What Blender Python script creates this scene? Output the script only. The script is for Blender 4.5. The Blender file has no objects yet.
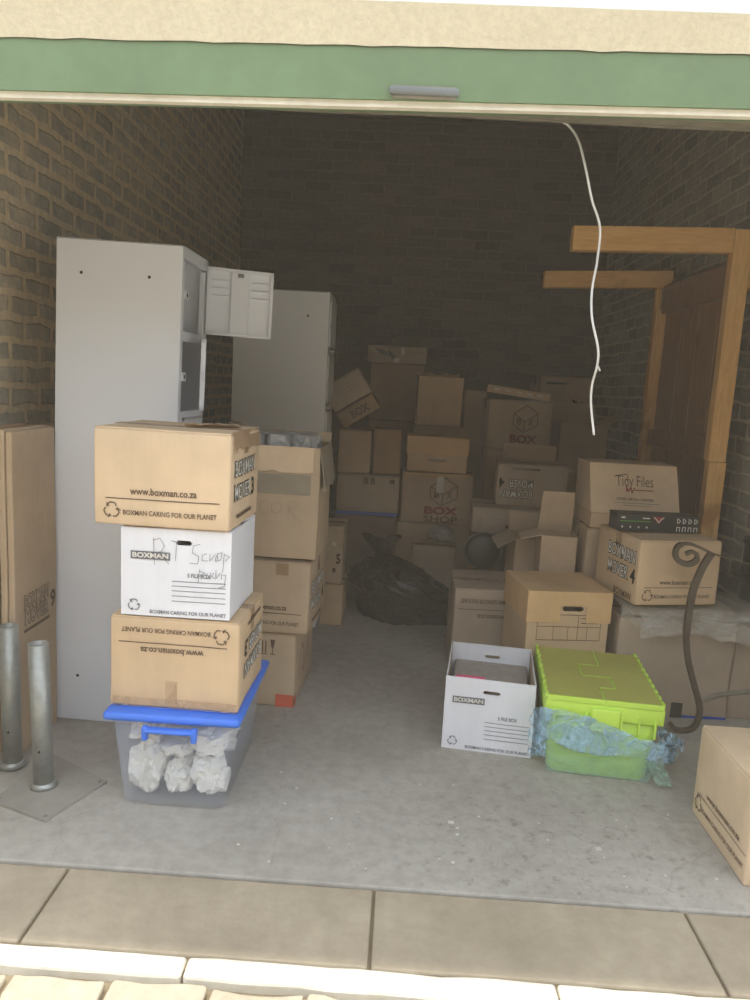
import bpy, bmesh, math, random
from mathutils import Vector, Matrix, noise, Euler
C = bpy.context.scene.collection
PI = math.pi
rad = math.radians
random.seed(7)

# ------------------------------------------------------------------ camera
F = 755.0; CAM_H = 1.35; ROLL = .055; VP = (402, 386)
def _n(v): return Vector(v).normalized()
_dY = _n(((VP[0]-375)/F, (VP[1]-500)/F, 1))
_t = Vector((math.cos(ROLL), math.sin(ROLL), 0))
_dn = _dY.cross(_t).normalized()
if _dn.y < 0: _dn = -_dn
_dX = _dn.cross(_dY).normalized()
if _dX.x < 0: _dX = -_dX
ROWS = (_dX, _dY, -_dn)
def ray(x, y):
    c = Vector(((x-375)/F, (y-500)/F, 1))
    return Vector([r.dot(c) for r in ROWS])
def at(x, y, Y):
    r = ray(x, y); return r*(Y/r.y) + Vector((0, 0, CAM_H))
def fl(x, y, z=0.0):
    r = ray(x, y); return r*((z-CAM_H)/r.z) + Vector((0, 0, CAM_H))
cd = bpy.data.cameras.new('camera'); cam = bpy.data.objects.new('camera', cd); C.objects.link(cam)
cd.sensor_fit = 'HORIZONTAL'; cd.sensor_width = 36; cd.lens = 36*F/750
R = Matrix(((ROWS[0].x, -ROWS[0].y, -ROWS[0].z), (ROWS[1].x, -ROWS[1].y, -ROWS[1].z), (ROWS[2].x, -ROWS[2].y, -ROWS[2].z)))
cam.matrix_world = Matrix.Translation((0, 0, CAM_H)) @ R.to_4x4()
cd.clip_start = .05
bpy.context.scene.camera = cam
vs = bpy.context.scene.view_settings
vs.view_transform = 'Standard'; vs.look = 'None'; vs.gamma = 1; vs.use_curve_mapping = False
vs.exposure = 0.0

# ------------------------------------------------------------------ materials
M = {}
def srgb(r, g, b):
    f = lambda c: (c/255)/12.92 if c/255 <= .04045 else ((c/255+.055)/1.055)**2.4
    return (f(r), f(g), f(b), 1)
class NT:
    def __init__(s, name):
        s.m = bpy.data.materials.new(name); s.m.use_nodes = True
        s.n = s.m.node_tree.nodes; s.l = s.m.node_tree.links
        s.b = s.n['Principled BSDF']; s.out = s.n['Material Output']
        s.tc = s.n.new('ShaderNodeTexCoord')
        M[name] = s.m
    def N(s, t, **k):
        x = s.n.new(t)
        for a, v in k.items():
            if a.startswith('i_'): x.inputs[a[2:].replace('_', ' ')].default_value = v
            else: setattr(x, a, v)
        return x
    def L(s, a, b): s.l.new(a, b)
    def noise(s, scale, detail=4, rough=.6, vec=None, dist=0):
        x = s.N('ShaderNodeTexNoise'); x.inputs['Scale'].default_value = scale; x.inputs['Detail'].default_value = detail
        x.inputs['Roughness'].default_value = rough; x.inputs['Distortion'].default_value = dist
        s.L(vec if vec else s.tc.outputs['Object'], x.inputs['Vector']); return x.outputs['Fac']
    def scaled(s, v):
        m = s.N('ShaderNodeMapping'); m.inputs['Scale'].default_value = v; s.L(s.tc.outputs['Object'], m.inputs['Vector']); return m.outputs['Vector']
    def ramp(s, fac, stops):
        r = s.N('ShaderNodeValToRGB'); e = r.color_ramp.elements
        e[0].position, e[0].color = stops[0]; e[1].position, e[1].color = stops[-1]
        for p, c in stops[1:-1]: k = e.new(p); k.color = c
        s.L(fac, r.inputs['Fac']); return r.outputs['Color']
    def mix(s, a, b, fac, mode='MIX'):
        x = s.N('ShaderNodeMix', data_type='RGBA', blend_type=mode)
        for sock, v in ((x.inputs['Factor'], fac), (x.inputs[6], a), (x.inputs[7], b)):
            if hasattr(v, 'is_linked') or hasattr(v, 'links'): s.L(v, sock)
            else: sock.default_value = v
        return x.outputs[2]
    def bump(s, h, strength=.3, dist=.01):
        b = s.N('ShaderNodeBump'); b.inputs['Strength'].default_value = strength; b.inputs['Distance'].default_value = dist
        s.L(h, b.inputs['Height']); s.L(b.outputs['Normal'], s.b.inputs['Normal'])
    def base(s, c):
        if isinstance(c, tuple): s.b.inputs['Base Color'].default_value = c
        else: s.L(c, s.b.inputs['Base Color'])
    def set(s, **k):
        for a, v in k.items(): s.b.inputs[a.replace('_', ' ')].default_value = v

def card(name, c, v=.12):
    t = NT(name); f = t.noise(4, 5, .6); g = t.noise(60, 2, .5, t.scaled((1, 1, .05)))
    lo = tuple(x*(1-v) for x in c[:3])+(1,); hi = tuple(min(1, x*(1+v)) for x in c[:3])+(1,)
    col = t.ramp(f, [(.3, lo), (.7, hi)])
    col = t.mix(col, t.ramp(g, [(.35, (.88, .87, .86, 1)), (.65, (1, 1, 1, 1))]), .22, 'MULTIPLY')
    t.base(col); t.set(Roughness=.85); t.bump(f, .25, .01)
def plain(name, c, rough=.6, metal=0, v=.08, sc=12, bump=.1):
    t = NT(name); f = t.noise(sc, 4, .6)
    t.base(t.ramp(f, [(.3, tuple(x*(1-v) for x in c[:3])+(1,)), (.7, tuple(min(1, x*(1+v)) for x in c[:3])+(1,))]))
    t.set(Roughness=rough, Metallic=metal)
    if bump: t.bump(f, bump, .004)
    return t
card('card_tan', srgb(204, 176, 142)); card('card_light', srgb(214, 188, 156)); card('card_mid', srgb(186, 163, 136))
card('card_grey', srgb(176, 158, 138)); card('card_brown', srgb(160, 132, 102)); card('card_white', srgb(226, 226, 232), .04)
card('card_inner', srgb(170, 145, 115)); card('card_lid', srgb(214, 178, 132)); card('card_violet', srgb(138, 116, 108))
card('card_torn', srgb(150, 138, 120), .2)
plain('ink', srgb(98, 78, 62), .8, v=.15, sc=60); plain('ink_grey', srgb(104, 104, 110), .8, v=.15, sc=60); plain('ink_black', srgb(34, 32, 32), .7)
plain('ink_red', srgb(140, 52, 46), .8); plain('ink_white', srgb(214, 210, 202), .8); plain('ink_green', srgb(90, 150, 60), .7)
plain('ink_pale', srgb(166, 150, 130), .8); plain('tape_red', srgb(210, 96, 70), .6); plain('tape_blue', srgb(46, 78, 176), .5)
plain('locker_paint', srgb(230, 233, 240), .42, v=.02, sc=3, bump=.03); plain('locker_dark', srgb(120, 120, 124), .6)
plain('black_plastic', srgb(40, 40, 42), .45); plain('game_black', srgb(38, 36, 38), .5)
plain('galvanised', srgb(158, 160, 156), .45, .55, v=.18, sc=18, bump=.15); plain('plate_steel', srgb(150, 145, 136), .8, v=.12, sc=9)
plain('iron', srgb(92, 80, 68), .6, .3, v=.2, sc=30); plain('lime', srgb(190, 224, 84), .42, v=.04, sc=6, bump=.03); plain('lime_top', srgb(176, 176, 88), .55, v=.05, sc=9, bump=.05)
plain('cable_white', srgb(206, 204, 200), .5); plain('grey_plastic', srgb(112, 116, 116), .55); plain('blue_plastic', srgb(62, 118, 226), .35, v=.04, bump=0)
plain('paper', srgb(240, 236, 226), .8, v=.03, sc=20, bump=.2); plain('pink', srgb(226, 84, 130), .7); plain('grey_paper', srgb(160, 150, 142), .8, v=.1, sc=40)
plain('cloth_grey', srgb(120, 112, 104), .95, v=.12, sc=9); plain('grey_tub', srgb(126, 122, 118), .5, v=.06); plain('seal_grey', srgb(132, 126, 112), .6, .2, v=.2, sc=20)
plain('white_paint', srgb(236, 236, 232), .8); plain('chip', srgb(196, 192, 180), .9)

def film(name, c, alpha, rough=.18, bsc=26, bs=.9, lo=.5, hi=1.5):
    t = NT(name); t.base(c); t.set(Roughness=rough); t.b.inputs['IOR'].default_value = 1.45
    f = t.noise(bsc, 6, .7, None, 1.2)
    t.L(t.ramp(f, [(.35, (alpha*lo,)*3+(1,)), (.68, (min(1, alpha*hi),)*3+(1,))]), t.b.inputs['Alpha'])
    t.bump(f, bs, .02)
film('film_clear', srgb(206, 200, 190), .3, .15, 9, .5, .25, 1.6); film('film_blue', srgb(176, 212, 234), .33, .13, 11, .6, .25, 2.0); film('film_soft', srgb(170, 214, 196), .24, .18, 8, .4, .7, 1.3)
film('tape_clear', srgb(190, 160, 128), .45, .3, 10, .2); film('tote_clear', srgb(206, 216, 236), .15, .15, 3, .03, .9, 1.1)
film('bubble', srgb(220, 220, 220), .85, .1, 40, 1.0, .9, 1.1)
t = NT('bag_black'); f = t.noise(6, 5, .6, t.scaled((1, 1, 1.8)), 2.2); t.base(srgb(30, 30, 30)); t.set(Roughness=.14, Coat_Weight=1.0, Coat_Roughness=.08); t.bump(f, 1.0, .12)

def wood(name, c1, c2, sc):
    t = NT(name); f = t.noise(6, 6, .65, t.scaled(sc), .8); k = t.noise(5, 2, .5)
    col = t.ramp(f, [(.3, c1), (.7, c2)])
    col = t.mix(col, t.ramp(k, [(.62, (1, 1, 1, 1)), (.72, (.62, .5, .4, 1))]), .8, 'MULTIPLY')
    t.base(col); t.set(Roughness=.7); t.bump(f, .15, .005)
wood('pine_x', srgb(214, 162, 98), srgb(238, 192, 126), (1.2, 12, 12)); wood('pine_z', srgb(214, 164, 100), srgb(240, 196, 130), (12, 12, 1.2))
wood('ply', srgb(140, 98, 58), srgb(170, 122, 74), (12, 10, .8))

def brick(name, u, c1, c2, mortar, msize, off=0.0, smear=.5):
    t = NT(name)
    sp = t.N('ShaderNodeSeparateXYZ'); t.L(t.tc.outputs['Object'], sp.inputs[0])
    cb = t.N('ShaderNodeCombineXYZ'); t.L(sp.outputs[u], cb.inputs[0]); t.L(sp.outputs['Z'], cb.inputs[1])
    wob = t.N('ShaderNodeTexNoise'); wob.inputs['Scale'].default_value = 7; t.L(t.tc.outputs['Object'], wob.inputs['Vector'])
    ad = t.N('ShaderNodeVectorMath', operation='MULTIPLY_ADD'); t.L(wob.outputs['Color'], ad.inputs[0]); ad.inputs[1].default_value = (.04, .04, 0); t.L(cb.outputs[0], ad.inputs[2])
    b = t.N('ShaderNodeTexBrick'); t.L(ad.outputs[0], b.inputs['Vector'])
    b.inputs['Scale'].default_value = 1; b.inputs['Brick Width'].default_value = .232; b.inputs['Row Height'].default_value = .086
    b.inputs['Mortar Size'].default_value = msize; b.inputs['Mortar Smooth'].default_value = .35; b.inputs['Bias'].default_value = off
    b.inputs['Color1'].default_value = c1; b.inputs['Color2'].default_value = c2; b.inputs['Mortar'].default_value = mortar
    n = t.noise(5, 5, .65); n2 = t.noise(30, 4, .6)
    col = t.mix(b.outputs['Color'], mortar, t.ramp(n, [(.44, (0, 0, 0, 1)), (.72, (smear,)*3+(1,))]))
    col = t.mix(col, t.ramp(n2, [(.3, (.78, .78, .78, 1)), (.7, (1.12, 1.1, 1.08, 1))]), .8, 'MULTIPLY')
    t.base(col); t.set(Roughness=.95)
    inv = t.N('ShaderNodeMath', operation='SUBTRACT'); inv.inputs[0].default_value = 1; t.L(b.outputs['Fac'], inv.inputs[1])
    ad2 = t.N('ShaderNodeMath', operation='MULTIPLY_ADD'); t.L(n2, ad2.inputs[0]); ad2.inputs[1].default_value = .4; t.L(inv.outputs[0], ad2.inputs[2])
    t.bump(ad2.outputs[0], .6, .012)
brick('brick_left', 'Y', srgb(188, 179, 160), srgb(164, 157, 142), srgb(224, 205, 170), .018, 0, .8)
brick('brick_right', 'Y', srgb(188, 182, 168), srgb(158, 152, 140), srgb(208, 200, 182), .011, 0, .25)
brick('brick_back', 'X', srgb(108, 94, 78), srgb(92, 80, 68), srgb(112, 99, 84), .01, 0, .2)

t = NT('concrete'); a = t.noise(1.6, 6, .6); b_ = t.noise(22, 5, .7); d_ = t.noise(24, 6, .75, None, .15)
col = t.ramp(a, [(.3, srgb(154, 148, 139)), (.7, srgb(176, 170, 161))])
col = t.mix(col, t.ramp(b_, [(.3, (.8, .79, .78, 1)), (.62, (1.05, 1.05, 1.05, 1))]), .8, 'MULTIPLY')
sp = t.N('ShaderNodeSeparateXYZ'); t.L(t.tc.outputs['Object'], sp.inputs[0])
dd = t.N('ShaderNodeVectorMath', operation='DISTANCE'); t.L(t.tc.outputs['Object'], dd.inputs[0]); dd.inputs[1].default_value = (.55, 2.1, 0)
mk = t.ramp(dd.outputs['Value'], [(.25, (1, 1, 1, 1)), (.75, (0, 0, 0, 1))])
sm = t.ramp(d_, [(.54, (1, 1, 1, 1)), (.66, (.66, .63, .6, 1))])
col = t.mix(col, t.mix(col, sm, 1.0, 'MULTIPLY'), mk)
v = t.N('ShaderNodeTexVoronoi', feature='DISTANCE_TO_EDGE'); v.inputs['Scale'].default_value = 1.1
wn = t.N('ShaderNodeTexNoise'); wn.inputs['Scale'].default_value = 3; wn.inputs['Detail'].default_value = 6; t.L(t.tc.outputs['Object'], wn.inputs['Vector'])
av = t.N('ShaderNodeVectorMath', operation='MULTIPLY_ADD'); t.L(wn.outputs['Color'], av.inputs[0]); av.inputs[1].default_value = (.5, .5, 0); t.L(t.tc.outputs['Object'], av.inputs[2]); t.L(av.outputs[0], v.inputs['Vector'])
col = t.mix(col, t.ramp(v.outputs['Distance'], [(0, (.62, .6, .58, 1)), (.004, (1, 1, 1, 1))]), .3, 'MULTIPLY')
t.base(col); t.set(Roughness=.88); t.bump(b_, .35, .006)
def stone(name, c1, c2, sc=18, rough=.9, bs=.4):
    t = NT(name); a = t.noise(2.2, 5, .6); b = t.noise(sc, 5, .7)
    col = t.mix(t.ramp(a, [(.3, c1), (.7, c2)]), t.ramp(b, [(.3, (.84, .83, .82, 1)), (.65, (1.04, 1.04, 1.04, 1))]), .8, 'MULTIPLY')
    t.base(col); t.set(Roughness=rough); t.bump(b, bs, .006); return t
stone('apron', srgb(150, 136, 116), srgb(176, 162, 140)); stone('kerb', srgb(214, 206, 188), srgb(236, 230, 216))
stone('cream', srgb(200, 187, 158), srgb(210, 198, 170), 70, .85, .5); stone('green_paint', srgb(104, 126, 94), srgb(114, 136, 101), 8, .6, .08)
stone('ceiling_board', srgb(120, 118, 110), srgb(134, 130, 122)); stone('paver', srgb(178, 166, 144), srgb(200, 188, 166), 30)
stone('joint_sand', srgb(128, 114, 90), srgb(150, 134, 108))

# ------------------------------------------------------------------ mesh helpers
def tag(o, label=None, cat=None, group=None, kind=None):
    if label: o['label'] = label
    if cat: o['category'] = cat
    if group: o['group'] = group
    if kind: o['kind'] = kind
    return o
def empty(name, loc, rot=(0, 0, 0)):
    o = bpy.data.objects.new(name, None); o.empty_display_size = .1; C.objects.link(o)
    o.location = loc; o.rotation_euler = rot; return o
class MB:
    def __init__(s): s.v = []; s.f = []; s.m = []; s.mats = []
    def mi(s, name):
        if name not in s.mats: s.mats.append(name)
        return s.mats.index(name)
    def add(s, vs, fs, mat, disp=None):
        o = len(s.v); k = s.mi(mat)
        for p in vs:
            p = Vector(p); s.v.append(disp(p) if disp else p)
        for f in fs: s.f.append([o+i for i in f]); s.m.append(k)
    def slab(s, x0, x1, y0, y1, z0, z1, mat, disp=None, r=.0, step=.09):
        """a box with a subdivided, optionally rounded skin"""
        def line(a, b):
            L = b-a; rr = min(r, L*.49); k = max(1, int((L-2*rr)/step)) if step else 1
            if rr > 0: return [a, a+rr] + [a+rr+(L-2*rr)*i/k for i in range(1, k)] + [b-rr, b], rr
            return [a+L*i/k for i in range(k+1)], 0
        (X, rx), (Y, ry), (Z, rz) = line(x0, x1), line(y0, y1), line(z0, z1)
        d = {}; vs_ = []; fs = []
        R_ = min(rx, ry, rz) if r else 0
        def V(p):
            if p in d: return d[p]
            q = Vector(p)
            if R_:
                c = Vector((min(max(q.x, x0+R_), x1-R_), min(max(q.y, y0+R_), y1-R_), min(max(q.z, z0+R_), z1-R_)))
                w = q-c
                if w.length > 1e-9: q = c+w.normalized()*min(R_, w.length if w.length < R_ else R_)
            d[p] = len(vs_); vs_.append(q); return d[p]
        def face(A, B, fn, flip):
            for i in range(len(A)-1):
                for j in range(len(B)-1):
                    q = [V(fn(A[i], B[j])), V(fn(A[i+1], B[j])), V(fn(A[i+1], B[j+1])), V(fn(A[i], B[j+1]))]
                    if len(set(q)) == 4: fs.append(q[::-1] if flip else q)
        face(X, Y, lambda a, b: (a, b, z1), False); face(X, Y, lambda a, b: (a, b, z0), True)
        face(X, Z, lambda a, b: (a, y0, b), False); face(X, Z, lambda a, b: (a, y1, b), True)
        face(Y, Z, lambda a, b: (x1, a, b), False); face(Y, Z, lambda a, b: (x0, a, b), True)
        s.add(vs_, fs, mat, disp)
    def tube(s, pts, r, mat, n=8, flat=1.0, cap=True):
        pts = [Vector(p) for p in pts]; rings = []
        up = Vector((0, 0, 1)); vs_ = []; fs = []
        for i, p in enumerate(pts):
            t_ = (pts[min(i+1, len(pts)-1)]-pts[max(i-1, 0)]).normalized()
            a = t_.cross(Vector((0, 1, 0)));
            if a.length < .2: a = t_.cross(up)
            a.normalize(); b = t_.cross(a).normalized(); rr = r[i] if isinstance(r, (list, tuple)) else r
            for k in range(n):
                th = 2*PI*k/n; vs_.append(p+a*math.cos(th)*rr+b*math.sin(th)*rr*flat)
        for i in range(len(pts)-1):
            for k in range(n):
                fs.append([i*n+k, i*n+(k+1) % n, (i+1)*n+(k+1) % n, (i+1)*n+k])
        if cap: fs.append(list(range(n))[::-1]); fs.append([(len(pts)-1)*n+k for k in range(n)])
        s.add(vs_, fs, mat)
    def lathe(s, prof, mat, c=(0, 0, 0), n=28):
        vs_ = []; fs = []
        for (r, z) in prof:
            for k in range(n): vs_.append(Vector((c[0]+r*math.cos(2*PI*k/n), c[1]+r*math.sin(2*PI*k/n), c[2]+z)))
        for i in range(len(prof)-1):
            for k in range(n): fs.append([i*n+k, i*n+(k+1) % n, (i+1)*n+(k+1) % n, (i+1)*n+k])
        s.add(vs_, fs, mat)
    def build(s, name, parent=None, smooth=False, loc=None, rot=None):
        me = bpy.data.meshes.new(name); me.from_pydata([tuple(v) for v in s.v], [], s.f)
        for m in s.mats: me.materials.append(M[m])
        for p, k in zip(me.polygons, s.m): p.material_index = k; p.use_smooth = smooth
        me.update()
        bm = bmesh.new(); bm.from_mesh(me); bmesh.ops.recalc_face_normals(bm, faces=bm.faces); bm.to_mesh(me); bm.free()
        o = bpy.data.objects.new(name, me); C.objects.link(o)
        if parent: o.parent = parent
        if loc is not None: o.location = loc
        if rot is not None: o.rotation_euler = rot
        return o
def crumple(amp, seed, f=3.0):
    if not amp: return None
    sd = Vector((seed*7.13, seed*3.7, seed*1.9))
    def g(p):
        return p + noise.noise_vector(p*f+sd)*amp + noise.noise_vector(p*f*4+sd)*amp*.25
    return g

_tc = {}
def text_geo(s_, off=.0):
    k = (s_, off)
    if k in _tc: return _tc[k]
    cu = bpy.data.curves.new('t', 'FONT'); cu.body = s_; cu.size = 1; cu.offset = off; cu.resolution_u = 3
    ob = bpy.data.objects.new('t', cu); C.objects.link(ob); bpy.context.view_layer.update()
    me = bpy.data.meshes.new_from_object(ob.evaluated_get(bpy.context.evaluated_depsgraph_get()))
    vs_ = [v.co.copy() for v in me.vertices]; fs = [list(p.vertices) for p in me.polygons]
    bpy.data.objects.remove(ob); bpy.data.curves.remove(cu); bpy.data.meshes.remove(me)
    x0 = min(v.x for v in vs_); x1 = max(v.x for v in vs_)
    _tc[k] = ([(v.x-x0, v.y) for v in vs_], fs, x1-x0, .69)
    return _tc[k]
def prints(mb, dims, items, disp=None, eps=.0014):
    """lettering and marks inked on the faces of a box of size w,d,h (base centre at origin)"""
    w, d, h = dims
    FR = {'front': (Vector((-w/2, -d/2, 0)), Vector((1, 0, 0)), Vector((0, 0, 1)), Vector((0, -1, 0)), w, h),
          'right': (Vector((w/2, -d/2, 0)), Vector((0, 1, 0)), Vector((0, 0, 1)), Vector((1, 0, 0)), d, h),
          'left': (Vector((-w/2, d/2, 0)), Vector((0, -1, 0)), Vector((0, 0, 1)), Vector((-1, 0, 0)), d, h),
          'top': (Vector((-w/2, -d/2, h)), Vector((1, 0, 0)), Vector((0, 1, 0)), Vector((0, 0, 1)), w, d)}
    for n_it, it in enumerate(items):
        face, kind, mat = it[0], it[1], it[2]; O, U, V, Nn, W_, H_ = FR[face]; a = it[3:]
        fl_ = isinstance(face, str) and len(a) and a[-1] == 'flip'
        if fl_: a = a[:-1]
        e = [eps+.0009+n_it*.00012]
        def P(u, v):
            if fl_: u, v = 1-u, 1-v
            return O+U*(u*W_)+V*(v*H_)+Nn*e[0]
        if kind == 'text':      # u0,v0,u1,v1,string,(bold)
            u0, v0, u1, v1, st = a[:5]; off = a[5] if len(a) > 5 else .012
            vs_, fs, tw, th = text_geo(st, off)
            mb.add([P(u0+(u1-u0)*x/tw, v0+(v1-v0)*y/th) for x, y in vs_], fs, mat, disp)
        elif kind == 'outline':  # white letters with dark edge
            u0, v0, u1, v1, st, inner = a[:6]
            vs_, fs, tw, th = text_geo(st, .07)
            vs2, fs2, tw2, th2 = text_geo(st, .012)
            k = (u1-u0)/tw
            mb.add([P(u0+k*x, v0+(v1-v0)*y/th) for x, y in vs_], fs, mat, disp); e[0] += .0006
            mb.add([P(u0+k*(x+.058), v0+(v1-v0)*y/th) for x, y in vs2], fs2, inner, disp)
        elif kind == 'rect':
            u0, v0, u1, v1 = a[:4]; nu = max(1, int(abs(u1-u0)*W_/.02)); nv = max(1, int(abs(v1-v0)*H_/.02))
            mb.add([P(u0+(u1-u0)*i/nu, v0+(v1-v0)*j/nv) for j in range(nv+1) for i in range(nu+1)], [[j*(nu+1)+i, j*(nu+1)+i+1, (j+1)*(nu+1)+i+1, (j+1)*(nu+1)+i] for j in range(nv) for i in range(nu)], mat, disp)
        elif kind == 'poly':
            pts = a[0]; mb.add([P(*q) for q in pts], [list(range(len(pts)))], mat, disp)
        elif kind == 'stroke':   # pts, thickness in metres
            pts, th = a[0], a[1]
            for (p, q) in zip(pts[:-1], pts[1:]):
                A = Vector((p[0]*W_, p[1]*H_)); B = Vector((q[0]*W_, q[1]*H_)); dd_ = B-A
                if dd_.length < 1e-6: continue
                nn = Vector((-dd_.y, dd_.x)).normalized()*th/2; ex = dd_.normalized()*th*.3
                mb.add([P(*((c.x/W_, c.y/H_))) for c in (A-ex-nn, B+ex-nn, B+ex+nn, A-ex+nn)], [[0, 1, 2, 3]], mat, disp)
        elif kind == 'recycle':  # centre u,v, radius in metres: three bent arrows
            cu_, cv_, r_ = a[:3]
            for k in range(3):
                b0 = rad(90+120*k)
                pts = [(cu_+r_*math.cos(b0+rad(x))*q/W_, cv_+r_*math.sin(b0+rad(x))*q/H_) for x, q in ((-50, .8), (-25, 1), (12, 1), (30, .85))]
                for (p, q) in zip(pts[:-1], pts[1:]):
                    A = Vector((p[0]*W_, p[1]*H_)); B = Vector((q[0]*W_, q[1]*H_)); nn = Vector((-(B-A).y, (B-A).x)).normalized()*r_*.08
                    mb.add([P(c.x/W_, c.y/H_) for c in (A-nn, B-nn, B+nn, A+nn)], [[0, 1, 2, 3]], mat, disp)
                tip = [(cu_+r_*math.cos(b0+rad(x))*q/W_, cv_+r_*math.sin(b0+rad(x))*q/H_) for x, q in ((30, .5), (30, 1.2), (58, .8))]
                mb.add([P(*q) for q in tip], [[0, 1, 2]], mat, disp)

def hinge(root, name, hingeA, hingeB, length, angle, mat, thick=.004, disp=None, taper=0.0, ragged=0, out=None):
    """a flap: hinged along A-B (local), swinging by angle from straight up towards 'out'"""
    A, B = Vector(hingeA), Vector(hingeB); U = (B-A); L = U.length; U.normalize()
    up = Vector((0, 0, 1)); out = Vector(out)
    D = up*math.cos(angle)+out*math.sin(angle); Nn = U.cross(D).normalized()
    mb = MB(); nu, nv = 10, 4; vs_ = []; fs = []
    for sgn in (0, 1):
        for j in range(nv+1):
            for i in range(nu+1):
                f_ = i/nu; tt = taper*length*(j/nv)
                ext = length*(j/nv)
                if j == nv and ragged: ext += random.uniform(-ragged, ragged)
                x = tt+(L-2*tt)*f_
                vs_.append(A+U*x+D*ext+Nn*(thick*(sgn-.5)))
    w_ = nu+1; o2 = (nv+1)*w_
    for j in range(nv):
        for i in range(nu):
            q = [j*w_+i, j*w_+i+1, (j+1)*w_+i+1, (j+1)*w_+i]; fs.append(q[::-1]); fs.append([k+o2 for k in q])
    for i in range(nu): fs.append([i, i+1, o2+i+1, o2+i]); b = nv*w_; fs.append([b+i+1, b+i, o2+b+i, o2+b+i+1])
    for j in range(nv): fs.append([(j+1)*w_, j*w_, o2+j*w_, o2+(j+1)*w_]); b = nu; fs.append([j*w_+b, (j+1)*w_+b, o2+(j+1)*w_+b, o2+j*w_+b])
    mb.add(vs_, fs, mat, disp)
    return mb.build(name, root)

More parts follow.
